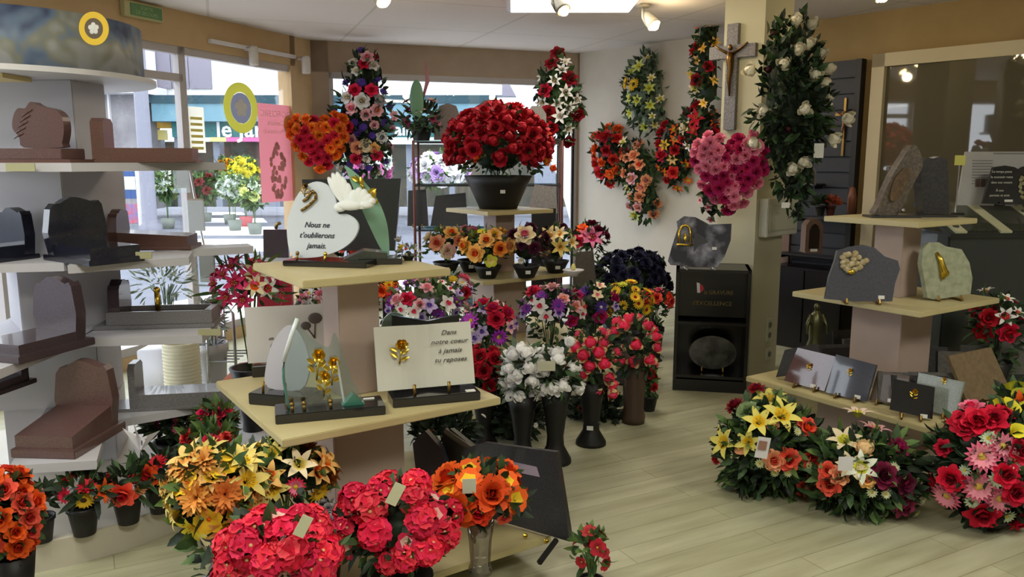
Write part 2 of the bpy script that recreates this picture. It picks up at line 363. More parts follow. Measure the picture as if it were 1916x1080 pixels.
def spray(name,label,cat,org,y,outline,facing,depth,spec,listed=(),seed=1,leaves=200,lsize=.05,lm=(GREEN,DGREEN),lw=.45,group=None,sep=None,C=None):
    """flat backed spray or wreath on a vertical plane through org (photo pixel) at depth y, turned by facing"""
    rg=random.Random(seed); C=C or P(org[0],org[1],y)
    Mf=Matrix.Translation(C)@Matrix.Rotation(facing,4,'Z'); Mi=Mf.inverted(); nn=Mf.to_3x3()@Vector((0,1,0))
    def loc2(px,py):
        r=ray(px,py); q=Mi@(EV+r*(nn.dot(C-EV)/nn.dot(r))); return (q.x,q.z)
    poly=[loc2(a,b) for a,b in outline]
    t=thing(name,label,cat,(C.x,C.y,C.z),facing,group)
    dm=max(edist(((sum(p[0] for p in poly)/len(poly)),(sum(p[1] for p in poly)/len(poly))),poly),.01)
    def yb(p):
        e=min(1,edist(p,poly)/dm); return -depth*math.sqrt(1-(1-e)**2)
    cx=sum(p[0] for p in poly)/len(poly); cz=sum(p[1] for p in poly)/len(poly)
    xs=[p[0] for p in poly]; zs=[p[1] for p in poly]; used=[]
    def nrm(p,q=.5):
        e=min(1,edist(p,poly)/dm); v=Vector((p[0]-cx,0,p[1]-cz)); v=v.normalized() if v.length>0 else v
        return (Vector((0,-1,0))+v*(1-e)*q*2+rdir(rg)*.2).normalized()
    for key,px,py,r in listed:
        p=loc2(px,py); put_bloom(t,key,Vector((p[0],yb(p)-r*.3,p[1])),nrm(p),r,rg); used.append((p,r))
    bag=[(key,r) for key,cnt,r in spec for j in range(cnt)]; rg.shuffle(bag)
    for key,r in bag:
        for j in (0,):
            for tr in range(60):
                p=(rg.uniform(min(xs),max(xs)),rg.uniform(min(zs),max(zs)))
                if inside(p,poly) and all((Vector(p)-Vector(q[0])).length>(q[1]+r)*(sep or .8) for q in used): break
            else: continue
            used.append((p,r)); put_bloom(t,key,Vector((p[0],yb(p)-r*.2,p[1])),nrm(p),r*rg.uniform(.88,1.12),rg)
    B=MB()
    n=len(poly); sh=[(cx+(a-cx)*.82,cz+(b-cz)*.82) for a,b in poly]
    B.prism(sh,.02,1,Matrix.Translation((0,-.02,0)))
    ins=[(cx+(a-cx)*.55,cz+(b-cz)*.55) for a,b in poly]
    B.prism(ins,depth*.5,1,Matrix.Translation((0,-depth*.5-.02,0)))
    j=0; tr=0
    while j<leaves and tr<leaves*30:
        tr+=1; p=(rg.uniform(min(xs),max(xs)),rg.uniform(min(zs),max(zs)))
        if not inside(p,poly): continue
        j+=1; v=nrm(p,.9); v=(v+rdir(rg)*.7); v.y=min(v.y,-.05)
        leaf(B,Vector((p[0],yb(p)*rg.uniform(.5,1),p[1])),v,rdir(rg),lsize*rg.uniform(.6,1.3),lsize*lw,rg.randrange(len(lm)))
    mats=list(lm) if len(lm)>1 else [lm[0],lm[0]]
    B.build('foliage',mats,t,True)
    return t
PANEL_ROT=-3.0
# ---------------------------------------------------------------- the room
def v2(p): return Vector((p[0],p[1],0))
BLc=Zp(580,75,H); BRc=Zp(1085,100,H); LWp=Zp(250,0,H); RWp=Zp(1500,42,H)
BLc,BRc=(BLc.x,BLc.y),(BRc.x,BRc.y)
def extend(A,Bp,t): return (A[0]+(Bp[0]-A[0])*t,A[1]+(Bp[1]-A[1])*t)
LE=extend(BLc,(LWp.x,LWp.y),4.1); RE=extend(BRc,(RWp.x,RWp.y),2.75)
FL=(LE[0],-2.2); FR=(RE[0],-2.2)
FLOORM=bpy.data.materials.new('pale_plank_floor'); FLOORM.use_nodes=True
def _fl():
    nt=FLOORM.node_tree; b=nt.nodes['Principled BSDF']; b.inputs['Roughness'].default_value=.38
    tc=nt.nodes.new('ShaderNodeTexCoord'); mp=nt.nodes.new('ShaderNodeMapping'); mp.inputs['Rotation'].default_value=(0,0,R(-28)); nt.links.new(tc.outputs['Object'],mp.inputs[0])
    br=nt.nodes.new('ShaderNodeTexBrick'); br.inputs['Scale'].default_value=1; br.inputs['Brick Width'].default_value=1.2; br.inputs['Row Height'].default_value=.13; br.inputs['Mortar Size'].default_value=.0025
    br.inputs['Color1'].default_value=L3((194,194,166)); br.inputs['Color2'].default_value=L3((180,180,150)); br.inputs['Mortar'].default_value=L3((158,156,128))
    nt.links.new(mp.outputs[0],br.inputs[0])
    m2=nt.nodes.new('ShaderNodeMapping'); m2.inputs['Scale'].default_value=(1.2,9,1); nt.links.new(mp.outputs[0],m2.inputs[0])
    n=nt.nodes.new('ShaderNodeTexNoise'); n.inputs['Scale'].default_value=1.6; n.inputs['Detail'].default_value=6; nt.links.new(m2.outputs[0],n.inputs[0])
    mx=nt.nodes.new('ShaderNodeMixRGB'); mx.blend_type='MULTIPLY'; mx.inputs[0].default_value=.8
    rp=nt.nodes.new('ShaderNodeValToRGB'); rp.color_ramp.elements[0].position=.3; rp.color_ramp.elements[0].color=(.66,.63,.56,1); rp.color_ramp.elements[1].position=.7; rp.color_ramp.elements[1].color=(1,1,1,1)
    nt.links.new(n.outputs[0],rp.inputs[0]); nt.links.new(br.outputs[0],mx.inputs[1]); nt.links.new(rp.outputs[0],mx.inputs[2]); nt.links.new(mx.outputs[0],b.inputs['Base Color'])
_fl()
def setk(o): o['kind']='structure'; return o
foot=[FL,FR,RE,BRc,BLc,LE]
setk(MB().slab(foot,-.1,0).build('floor',FLOORM))
# ceiling slab and tile seams
def _ceil():
    m=bpy.data.materials.new('ceiling_tiles'); m.use_nodes=True; nt=m.node_tree; b=nt.nodes['Principled BSDF']; b.inputs['Roughness'].default_value=.9
    tc=nt.nodes.new('ShaderNodeTexCoord'); mp=nt.nodes.new('ShaderNodeMapping'); mp.inputs['Rotation'].default_value=(0,0,R(-20)); nt.links.new(tc.outputs['Object'],mp.inputs[0])
    br=nt.nodes.new('ShaderNodeTexBrick'); br.offset=0; br.inputs['Scale'].default_value=1; br.inputs['Brick Width'].default_value=1.2; br.inputs['Row Height'].default_value=1.2; br.inputs['Mortar Size'].default_value=.012
    br.inputs['Color1'].default_value=L3((212,204,200)); br.inputs['Color2'].default_value=L3((209,201,197)); br.inputs['Mortar'].default_value=L3((190,184,178))
    nt.links.new(mp.outputs[0],br.inputs[0]); nt.links.new(br.outputs[0],b.inputs['Base Color']); return m
setk(MB().slab(foot,H,H+.1).build('ceiling',_ceil()))
def wallframe(A,B_):
    """matrix: x along the wall from A to B, z up, -y towards the room's inside"""
    a=Vector((A[0],A[1],0)); b=Vector((B_[0],B_[1],0)); x=(b-a).normalized(); y=Vector((-x.y,x.x,0))
    M=Matrix(((x.x,y.x,0,a.x),(x.y,y.y,0,a.y),(0,0,1,0),(0,0,0,1))); return M,(b-a).length
def along(M,p): q=M.inverted()@p; return q
# left window wall: A at the camera side, B at the back corner
ML,LL=wallframe(LE,BLc); MBk,LB=wallframe(BLc,BRc); MR,LR=wallframe(BRc,RE)
def lw(px,py): return along(ML,wallpt(px,py,LE,BLc))
def bw(px,py): return along(MBk,wallpt(px,py,BLc,BRc))
def rw(px,py): return along(MR,wallpt(px,py,BRc,RE))
jr=lw(558,250).x; mul=lw(349,200).x; ltop=lw(480,111).z; 
FRM=mat('window_frame_aluminium',(176,170,170),.4)
B=MB(); B.box((jr+(LL-jr)/2,.075,H/2),(LL-jr+.15,.15,H)); B.box((jr/2,.075,(ltop+H)/2),(jr,.15,H-ltop)); B.box((jr/2,.075,.04),(jr,.15,.12))
o=B.build('wall_left',TAN); o.matrix_world=ML; setk(o)
B=MB(); 
m0=lw(20,60).x; m1=lw(-300,0).x
for x,w in ((jr-.03,.05),(mul,.07),(mul-1.6,.07),(mul-3.2,.07),(.03,.06)): B.box((x,.05,ltop/2+.05),(w,.06,ltop-.1))
B.box((jr/2,.05,ltop-.03),(jr,.06,.06)); B.box((jr/2,.05,.13),(jr,.08,.07)); tz=lw(300,98).z; B.box((mul-.8,.05,ltop-.24),(1.6,.06,.06))
o=B.build('window_1',FRM); o.matrix_world=ML; setk(o)
GL=glassmat('shop_window_glass',(255,255,255),0,.05,(250,252,252))
g=MB().box((jr/2,.05,ltop/2+.05),(jr-.05,.006,ltop-.15)).build('window_glass',GL,o)
# white wall mounted track above the left window with its spotlights
t0=lw(388,72).x; t1=lw(548,112).x; tzz=lw(470,92).z
t=thing('track_light','white spotlight track mounted above the left shop window','spotlight track'); t.matrix_world=ML
MB().box(((t0+t1)/2,-.02,tzz),(t1-t0,.035,.03)).build('track_rail',WHT,t)
for px,py in ((457,100),(556,120)):
    q=lw(px,py); B=MB(); B.box((q.x,-.05,tzz-.01),(.03,.08,.03)); B.lathe([(.001,-.16),(.035,-.16),(.04,-.15),(.04,-.02),(.03,0),(.001,0)],12,0,Matrix.Translation((q.x,-.1,tzz+.01)))
    B.build('spot_head',mat('spot_white',(205,200,196),.5),t,True)
# back wall with its window
b0=bw(617,200).x; b1=bw(1080,200).x; btop=bw(850,143).z
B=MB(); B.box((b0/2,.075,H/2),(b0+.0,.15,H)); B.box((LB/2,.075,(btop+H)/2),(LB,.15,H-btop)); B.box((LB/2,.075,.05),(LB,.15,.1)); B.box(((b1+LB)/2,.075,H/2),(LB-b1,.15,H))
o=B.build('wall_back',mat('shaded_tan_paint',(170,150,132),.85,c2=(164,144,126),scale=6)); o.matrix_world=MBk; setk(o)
B=MB()
for x,w in ((b0+.02,.04),(b1-.02,.05)): B.box((x,.03,btop/2),(w,.06,btop))
B.box(((b0+b1)/2,.03,btop-.03),(b1-b0,.06,.06)); B.box(((b0+b1)/2,.03,.13),(b1-b0,.06,.06))
o=B.build('window_2',FRM); o.matrix_world=MBk; setk(o)
MB().box(((b0+b1)/2,.04,btop/2),(b1-b0-.04,.006,btop-.1)).build('window_glass',GL,o)
# dark vertical blind pole beside the back window
x=bw(1070,250).x
o=MB().box((x,-.03,btop/2),(.025,.02,btop)).build('window_blind_rail',BLK); o.matrix_world=MBk; tag(o,'thin dark vertical rail at the right edge of the back window','rail')
# right wall
xs_=rw(1400,200).x; B=MB(); B.box((xs_/2,.075,H/2),(xs_,.15,H),0); B.box(((LR+xs_)/2,.075,H/2),(LR-xs_,.15,H),1); o=B.build('wall_right',[CREAM,mat('ochre_wall_paint',(166,142,98),.85,c2=(160,136,93),scale=6)]); o.matrix_world=MR; setk(o)
o=MB().box(((FR[0]),(RE[1]-2.2)/2,H/2),(.1,RE[1]+2.2,H)).build('wall_right_front',CREAM); setk(o)
o=MB().box((0,-2.25,H/2),(FR[0]-FL[0]+.2,.1,H)).build('wall_front',CREAM); setk(o)
o=MB().box(((FL[0]),(LE[1]-2.2)/2,H/2),(.1,LE[1]+2.2,H)).build('wall_left_front',TAN); setk(o)
o=MB().box((LR/2,-.008,.04),(LR,.016,.08)).build('baseboard_right',mat('baseboard_paint',(176,168,150),.6)); o.matrix_world=MR; setk(o)
# framed dark glazed opening on the right wall
f0=rw(1640,103); f1=rw(1637,330); fz=f0.z; fx=f0.x
B=MB(); fw=.1; xe=LR-.25
for a in ((fx+fw/2,fz/2,fw,fz),(xe-fw/2,fz/2,fw,fz),((fx+xe)/2,fz-fw/2,xe-fx,fw)): B.box((a[0],-.03,a[1]),(a[2],.07,a[3]))
o=B.build('door_1',mat('cream_door_frame',(206,194,164),.6)); o.matrix_world=MR; setk(o)
dp=MB().box(((xe-fx-2*fw)/2,0,(fz-fw)/2),(xe-fx-2*fw,.014,fz-fw)).build('door_panel',mat('smoked_glazed_panel',(96,90,74),.03,spec=.9,coat=.6),o); dp.location=(fx+fw,-.012,0); dp.rotation_euler=(0,0,R(PANEL_ROT))
# pillar
pc=Vector((1.67,5.5,0)); e1=Vector((-.7071,.7071,0)); e2=Vector((.7071,.7071,0))
pts=[pc,pc+e2*.40,pc+e2*.40+e1*.3,pc+e1*.3]
PIL=mat('pillar_paint',(196,192,166),.8)
setk(MB().slab([(p.x,p.y) for p in pts],0,H).build('wall_pillar',PIL))
MP=Matrix(((.7071,-.7071,0,pc.x),(-.7071,-.7071,0,pc.y),(0,0,1,0),(0,0,0,1)))   # left face; built below with its own frames
def face(o_,xd):   # frame on a vertical face: x along xd, -y outwards
    xd=Vector(xd).normalized(); y=Vector((-xd.y,xd.x,0)); return Matrix(((xd.x,y.x,0,o_.x),(xd.y,y.y,0,o_.y),(0,0,1,0),(0,0,0,1)))
FLf=face(pc+e1*.3,-e1); FRf=face(pc,e2)
def onface(M,px,py):
    o_=M.translation; n=M.to_3x3()@Vector((0,1,0)); r=ray(px,py); tt=n.dot(o_-EV)/n.dot(r); return M.inverted()@(EV+r*tt)
# white control box and sockets on the pillar's right face
a=onface(FRf,1421,372); b=onface(FRf,1474,436)
t=thing('control_box','white wall box with a lid fixed on the right face of the pillar','control box'); t.matrix_world=FRf
MB().box(((a.x+b.x)/2,-.035,(a.z+b.z)/2),(b.x-a.x,.07,a.z-b.z),bev=.006).build('case',mat('box_white',(200,200,186),.5),t)
MB().box(((a.x+b.x)/2,-.074,(a.z+b.z)/2),(b.x-a.x-.04,.006,a.z-b.z-.08),bev=.002).build('lid',mat('box_lid',(190,192,176),.5),t)
for (px,py,w,h,n,lb) in ((1437,617,.07,.17,2,'white double wall socket on the pillar, the upper one'),(1436,662,.07,.09,1,'white single wall socket on the pillar, below the double one')):
    q=onface(FRf,px,py); t=thing('wall_socket',lb,'socket'); t.matrix_world=FRf
    MB().box((q.x,-.007,q.z),(w,.014,h),bev=.003).build('cover_plate',mat('socket_white',(196,198,178),.5),t)
    for i in range(n): MB().lathe([(.001,0),(.02,0),(.022,.004),(.015,.004),(.001,.001)],12,0,Matrix.Translation((q.x,-.014,q.z+(i-(n-1)/2)*.075))@Matrix.Rotation(R(90),4,'X')).build('outlet',mat('socket_dark',(120,122,110),.5),t)
# ceiling light panels; only the first is seen, the rest are added fill
EM=mat('lit_diffuser',(255,255,250),.5,emit=(255,250,240),es=3.2)
for i,((x,y),sx,sy,pw) in enumerate(PANELS):
    t=thing('ceiling_light',['square recessed ceiling light panel, lit bright white','unseen rectangular ceiling panel added as fill light above the viewpoint','unseen rectangular ceiling panel added as fill light on the right side','unseen rectangular ceiling panel added as fill light on the left side'][i],'ceiling light',(x,y,H))
    B=MB()
    for a in ((0,sy/2,sx+.04,.03),(0,-sy/2,sx+.04,.03),(sx/2,0,.03,sy),(-sx/2,0,.03,sy)): B.box((a[0],a[1],-.006),(a[2],a[3],.014))
    B.build('light_frame',WHT,t); MB().box((0,0,-.003),(sx-.03,sy-.03,.008)).build('diffuser',EM,t)
# warm spots on the ceiling
BULB=mat('warm_bulb',(255,240,190),.5,emit=(255,226,160),es=26)
def spot(px,py,z,label,dark=False,pw=5,aim=(0,-.6,-1)):
    p=Zp(px,py,z); t=thing('ceiling_spotlight',label,'spotlight',(p.x,p.y,H)); hd=H-p.z
    m=mat('spot_dark_metal',(70,66,60),.4) if dark else mat('spot_cream',(200,194,176),.5)
    MB().lathe([(.001,-.02),(.05,-.02),(.055,0),(.001,0)],14,0,Matrix.Translation((-.08,.05,0)),cap=False).build('ceiling_mount',m,t,True)
    MB().tube([(-.08,.05,-.02),(-.08,.04,-hd*.6),(-.05,.03,-hd)],.009).build('arm',m,t,True)
    K=Matrix.Translation((0,0,-hd))@Vector((.45,-.5,-.8)).to_track_quat('Z','Y').to_matrix().to_4x4()
    MB().lathe([(.001,-.13),(.025,-.13),(.032,-.1),(.05,-.02),(.052,0),(.045,0),(.03,-.05),(.001,-.06)],14,0,K,cap=False).build('spot_head',m,t,True)
    b=MB().ball((0,0,0),.036,0,12).build('bulb',BULB,t,True); b.matrix_local=K@Matrix.Translation((0,0,0))
    l=bpy.data.lights.new('spot_glow','POINT'); l.energy=pw; l.color=(1,.78,.45); l.shadow_soft_size=.05; lo=bpy.data.objects.new('spot_glow',l); COL.objects.link(lo); lo.location=Vector(K@Vector((0,0,.09)))+Vector((p.x,p.y,H))
spot(718,4,2.6,'small warm spotlight hanging from the ceiling above the heart wreath side')
spot(1055,20,2.56,'dark metal warm spotlight overlapping the lit square ceiling panel',True)
spot(1224,48,2.54,'pale warm spotlight near the wall sprays and the pillar')
spot(1652,-6,2.6,'warm spotlight on the ceiling above the framed dark panel',pw=4)
spot(1290,-25,2.58,'warm spotlight just above the pillar top glowing on the ceiling',pw=5)
# emergency exit sign on the left wall beam
q=lw(262,22); t=thing('exit_sign','green emergency exit sign with pale lettering above the left window','exit sign'); t.matrix_world=ML@Matrix.Translation((q.x,0,q.z))
MB().box((0,-.02,0),(.36,.04,.11),bev=.004).build('sign_case',mat('exit_pale',(180,176,130),.5),t); MB().box((.02,-.042,0),(.29,.006,.085)).build('sign_face',mat('exit_green',(92,132,84),.5),t)
textobj('lettering','SORTIE\nDE SECOURS',.036,mat('exit_letter',(150,178,130),.5),t,Matrix.Translation((.02,-.046,0)))
# ---------------------------------------------------------------- outside
ASPH=mat('asphalt',(112,116,128),.85,c2=(100,104,116),scale=2)
setk(MB().slab([(-60,-6),(-4.9,-6),(-2.35,8.4),(2.6,10.2),(60,12),(60,70),(-60,70)],-.22,-.12).build('ground_street',ASPH))
PVM=mat('pavement_concrete',(222,220,218),.8,c2=(210,208,206),scale=3)
Y0=24.
for i,(py0,py1,px0,px1) in enumerate(((447,470,360,545),(424,440,350,520),(408,416,345,500),(397,402,370,460))):
    a=Zp(px0,py1,-.11); b=Zp(px1,py1,-.11); c=Zp(px1-8,py0,-.11); d=Zp(px0+8,py0,-.11)
    o=MB().slab([(v.x,v.y) for v in (a,b,c,d)],-.12,-.11).build('crosswalk_stripe',mat('road_white',(235,235,235),.7)); tag(o,['white crosswalk stripe nearest to the shop window','white crosswalk stripe second from the shop window','white crosswalk stripe third from the shop window','white crosswalk stripe farthest from the shop window'][i],'road marking','crosswalk stripes outside')
a=[Zp(*p,-.1) for p in ((-900,700),(700,700),(640,470),(-400,470))]
setk(MB().slab([(-5.6,-6),(-4.95,-6),(-2.35,8.4),(2.6,10.2),(9,12.2),(9,13.6),(-3.2,10),(-6.4,4)],-.2,-.02).build('ground_pavement',PVM))
def fz_(py): return P(958,py,Y0).z
def fx_(px): return P(px,300,Y0).x
bt=thing('shop_building','white building across the street with teal shopfront fascia','building',(fx_(600),Y0,-.12))
def fb(px0,px1,py0,py1,dy,th,name,m,par=bt,Yd=Y0):
    zt,zb=P(px1,py0,Yd+dy).z,P(px0,py1,Yd+dy).z; pm=300; a=P(px0,pm,Yd+dy); b=P(px1,pm,Yd+dy); a.z=zb; b.z=zt; l=bt.location
    return MB().box(((a.x+b.x)/2-l.x,Yd+dy+th/2-l.y,(a.z+b.z)/2-l.z),(b.x-a.x,th,b.z-a.z)).build(name,m,par)
FW=mat('white_render',(224,224,224),.8)
fb(285,1900,-420,178,0,1,'facade',FW)
SHG=mat('shutter_grey',(128,124,138),.6)
for x0,x1,y0 in ((279,296,92),(298,330,92),(332,362,92),(364,404,96)): fb(x0,x1,y0,166,-.06,.05,'shutter',SHG)
fb(940,982,140,180,-.06,.05,'shutter',SHG)
TEAL=mat('teal_fascia',(40,110,112),.6); TEALD=mat('dark_teal_canopy',(22,62,74),.6)
fb(272,930,178,193,-1.0,.9,'canopy',TEALD)
fb(290,930,193,227,-.95,.8,'awning',mat('awning_blue_grey',(112,150,165),.7,c2=(92,134,150),scale=1))
fb(325,930,227,257,-.5,.4,'fascia',TEAL)
fb(395,425,257,265,-.5,.3,'fascia_strip',mat('strip_yellow',(240,240,140),.6)); fb(425,500,257,265,-.5,.3,'fascia_strip',mat('strip_pink',(230,110,170),.6)); fb(730,900,257,270,-.5,.3,'fascia_strip',mat('strip_white',(225,240,235),.6))
DRK=mat('shop_interior_dark',(74,80,72),.7,c2=(110,100,84),scale=1.2)
fb(285,1200,265,387,.6,.3,'shop_interior',DRK)
for x0,x1 in ((285,300),(328,338),(400,412),(489,520),(640,660),(760,770),(840,850),(1000,1040)): fb(x0,x1,257,387,-.2,.4,'shopfront_pier',mat('pier_grey',(128,136,150),.7))
fb(288,326,216,240,-.3,.2,'door_sign',mat('sign_orange',(216,170,70),.6)); fb(296,312,243,262,-.3,.2,'door_notice',mat('sign_cream',(210,196,120),.6))
def ftxt(s,px,py,size,m):
    q=P(px,py,Y0-.52); textobj('lettering',s,size,m,bt,Matrix.Translation(q-bt.location),align='LEFT',ext=.01,bold=.012)
WL=mat('sign_white',(245,245,245),.6)
ftxt('le Jardin',404,243,.66,WL); ftxt('allez',738,243,.5,WL)
# house on the left with grey stone wall
ht=thing('stone_house','grey stone house across the street with white eaves, left of the shop','building',(fx_(100),Y0-1,-.12)); bt2=bt
def hb(px0,px1,py0,py1,dy,th,name,m):
    zt,zb=P(px1,py0,Y0-1+dy).z,P(px0,py1,Y0-1+dy).z; a=P(px0,300,Y0-1+dy); b=P(px1,300,Y0-1+dy); a.z=zb; b.z=zt; l=ht.location
    return MB().box(((a.x+b.x)/2-l.x,Y0-1+dy+th/2-l.y,(a.z+b.z)/2-l.z),(b.x-a.x,th,b.z-a.z)).build(name,m,ht)
hb(-900,278,172,392,0,.9,'stone_wall',mat('stone_grey',(150,148,150),.9,c2=(122,120,124),scale=1.5)); hb(-900,278,158,174,-.6,1.5,'eaves',FW); hb(-900,278,40,158,0,.9,'roof',FW)
hb(209,212,170,262,-.2,.1,'drain_pipe',WHT)
def pole(px0,px1,py0,py1,y,name,label,m,cat):
    zt=P(px1,py0,y).z; a=P(px0,300,y); b=P(px1,300,y); b.z=zt; z0=-.12; r=(b.x-a.x)/2
    o=MB().lathe([(r*1.5,0),(r*1.5,.3),(r,.35),(r*.9,b.z-z0)],12).build(name,m,None,True); o.location=((a.x+b.x)/2,y,z0); tag(o,label,cat); return o
pole(259,286,60,378,17,'street_pole','thick grey street pole standing outside in front of the stone house',mat('pole_grey',(120,122,136),.6),'pole')
# outdoor stands
def stand_rack(px0,px1,py0,py1,y):
    zt=P(px1,py0,y).z; a=P(px0,350,y); b=P(px1,350,y); b.z=zt; w=b.x-a.x; h=b.z+.12
    t=thing('magazine_rack','white outdoor rack with blue and red printed panels','rack',((a.x+b.x)/2,y,-.12))
    B=MB(); 
    for s in (-1,1): B.box((s*w/2,0,h/2),(.05,.3,h))
    B.box((0,.1,.2),(w,.1,.05)); B.box((0,.1,h),(w,.1,.05)); B.build('rack_frame',WHT,t)
    MB().box((0,0,h*.72),(w*.85,.05,h*.42)).build('poster',mat('poster_blue',(50,84,140),.6),t); MB().box((0,-.03,h*.75),(w*.6,.02,h*.2)).build('poster_picture',mat('poster_pale',(205,210,190),.6),t)
    MB().box((0,0,h*.28),(w*.85,.05,h*.3)).build('magazines',mat('mags_red',(200,90,90),.6,c2=(120,120,170),scale=6),t)
stand_rack(228,262,312,388,19)
def outplant(px,py,rx,rz,y,cols,label,seed):
    t=bouquet('plant_stand',label,'flower stand',(px,py,rx,rz),y,-.12,[((k,c,c,(200,180,60)),n,r) for k,c,n,r in cols],None,seed=seed,leaves=160,lsize=.22,lm=(LGREEN,GREEN),zmin=-.7,group=None)
    MB().lathe([(.001,0),(.13,0),(.17,.26),(.001,.26)],12,cap=False).build('bucket',mat('bucket_grey',(116,124,116),.5) if seed!=4 else mat('bucket_red',(176,84,90),.5),t,True)
outplant(425,318,15,16,21.2,(('carnation',(226,160,30),9,.16),),'stand of golden yellow flowers outside the shop across the street, left one',3)
outplant(456,322,22,22,20.4,(('carnation',(240,228,60),16,.17),),'stand of bright lemon yellow flowers outside across the street',4)
outplant(436,352,22,18,19.2,(('carnation',(216,226,216),15,.16),),'stand of white flowers low in front of the yellow ones across the street',14)
outplant(474,362,22,20,18.2,(('carnation',(200,216,190),8,.14),('carnation',(226,236,150),5,.15)),'green plant stand with pale yellow blooms beside the red poster view',15)
outplant(310,345,10,26,19.8,(('carnation',(226,236,226),8,.14),),'slim green plant with white blooms beside the grey street pole',5)
outplant(382,352,20,24,21.9,(('carnation',(150,60,60),8,.13),),'dark shrub with dull red blooms in the doorway across the street',6)
outplant(690,310,40,34,19,(('carnation',(225,130,190),12,.2),('carnation',(226,236,226),10,.2)),'pink and white flower display seen through the back window, left end',7)
outplant(820,320,50,26,19.4,(('carnation',(236,236,236),14,.2),('carnation',(190,160,210),12,.2)),'white and lilac flower display seen through the middle of the back window',8)
o=fb(775,815,302,345,-4.6,1,'planter_crate',mat('crate_green',(168,182,160),.7)); o.parent=None; o.location=bt.location; tag(o,'tall pale green crate under the lilac flowers outside','crate')
o=fb(818,850,304,345,-4.5,1,'planter_crate',mat('crate_olive',(150,152,100),.7)); o.parent=None; o.location=bt.location; tag(o,'olive green crate right of the pale green one outside','crate')
# parked white car-like van edge avoided; white low wall under the back window outside
a=P(790,425,10.2); b=P(1080,520,10.2)
# white sloping canopy outside the back window
B=MB(); pp=[P(948,146,11),P(1040,146,11),P(1090,330,11),P(1044,330,11)]
pp=[(p.x,p.z) for p in pp]; pp=[pp[0],pp[1],pp[2],(pp[2][0]+.35,-.05),(pp[3][0]+.4,-.05),pp[3]]; o=B.prism([(x,z) for x,z in pp],.12,0,Matrix.Translation((0,11,0))).build('canopy_strut',mat('strut_white',(205,210,216),.6)); tag(o,'broad white slanting strut outside the right end of the back window','strut')
# ---------------------------------------------------------------- wooden tiered display stands
def stand(label,cx,cy,ang,tiers,w0=.40):
    t=thing('display_stand',label,'display stand',(cx,cy,0),ang)
    z=0
    MB().box((0,0,.03),(.6,.6,.06)).build('plinth',WOODP,t)
    cw={0:.44,1:.36,2:.30,3:.22}
    prev=.06
    for i,(s,zt) in enumerate(tiers):
        w=(w0,.29,.165)[i]
        MB().box((0,0,(prev+zt-.028)/2),(w,w,zt-.028-prev),bev=.003).build('column',WOODP,t)
        MB().box((0,0,zt-.014),(s,s,.028),bev=.003).build('shelf',WOOD,t); prev=zt
    return t
LC=(-.625,3.055); RC=(2.07,4.29); CC=(-.095,5.91)
a34=math.atan2(.559,.829)
stand('beech display stand at the front left carrying white and glass memorial plaques',LC[0],LC[1],a34,[(1.12,.12),(.84,.66),(.57,1.15)])
stand('beech display stand on the right carrying granite plaques',RC[0],RC[1],R(33),[(1.06,.33),(.74,.83),(.54,1.25)],.5)
stand('beech display stand in the middle topped with a big bowl of red roses',CC[0],CC[1],R(35),[(1.1,.28),(.8,.74),(.57,1.2)])
# ---------------------------------------------------------------- plaque helpers
def frame_at(p,rz,lean=0):
    return Matrix.Translation(p)@Matrix.Rotation(rz,4,'Z')@Matrix.Rotation(-lean,4,'X')
def circ(cx,cz,rx,rz,n=20,a0=0,a1=360): return [(cx+rx*math.cos(R(a0+(a1-a0)*i/n)),cz+rz*math.sin(R(a0+(a1-a0)*i/n))) for i in range(n+(0 if abs(a1-a0)>=360 else 1))]
def gold_flower(B,c,s,mi=0,M=None):
    """a cast rose with stem and leaves on a plaque face (x-z plane, -y out)"""
    x,z=c; K=(M or Matrix.Identity(4))
    B.tube([(x,-.006,z-s*1.9),(x+s*.15,-.01,z-s*.9),(x+s*.3,-.01,z)],s*.09,5,mi,K)
    S=MB()
    for i in range(6): petal(S,i*1.047,1.0,.95,20,45,.1,0,0,pt=1,cup=.3,tip=.4)
    for i in range(4): petal(S,i*1.57,.7,.8,60,90,.05,0,0,pt=1,cup=.3,tip=.4)
    Q=K@Matrix.Translation((x+s*.3,-.008,z+s*.2))@Matrix.Rotation(R(90),4,'X')@Matrix.Scale(s*.62,4); B.add(S.v,S.f,mi,Q)
    S=MB()
    for (lx,lz,a) in ((-.1,-1.2,140),(.2,-.8,30),(-.05,-.5,150),(.1,-1.5,20)):
        d=Vector((math.cos(R(a)),0,math.sin(R(a)))); leaf(S,(x+lx*s,-.01,z+lz*s),d,(0,-1,0),s*.9,s*.45,0)
    B.add(S.v,S.f,mi,K)
def plaque(name,label,cat,p,rz,outline,th,m,lean=R(12),orn=None,feet=True,tagp=None,group=None,slabname='slab',extra=None,smooth=False,fm=None,lift=.012):
    t=thing(name,label,cat,p,rz,group)
    K=Matrix.Translation((0,0,lift))@Matrix.Rotation(-lean,4,'X')
    MB().prism(outline,th,0,K).build(slabname,m,t)
    xs=[a for a,b in outline]; w=max(xs)-min(xs); h=max(b for a,b in outline)
    if feet:
        for s in (-1,1):
            B=MB(); x=s*w*.22+(max(xs)+min(xs))/2
            B.tube([(x,-.035,.008),(x,.0,.004),(x,th+h*math.sin(lean)*.5+.03,.006)],.006,6); B.tube([(x,-.03,.008),(x,-.018,.03)],.006,6)
            B.build('easel_foot',fm or BRONZE,t)
    if orn:
        B=MB(); orn(B,K); B.build('ornament',GOLD,t)
    if tagp:
        MB().box((tagp[0],-.004,tagp[1]),(.03,.003,.018),0,0,K).build('price_tag',TAG,t)
    if extra: extra(t,K)
    return t
def rect(w,h,x0=None): x0=-w/2 if x0 is None else x0; return [(x0,0),(x0+w,0),(x0+w,h),(x0,h)]
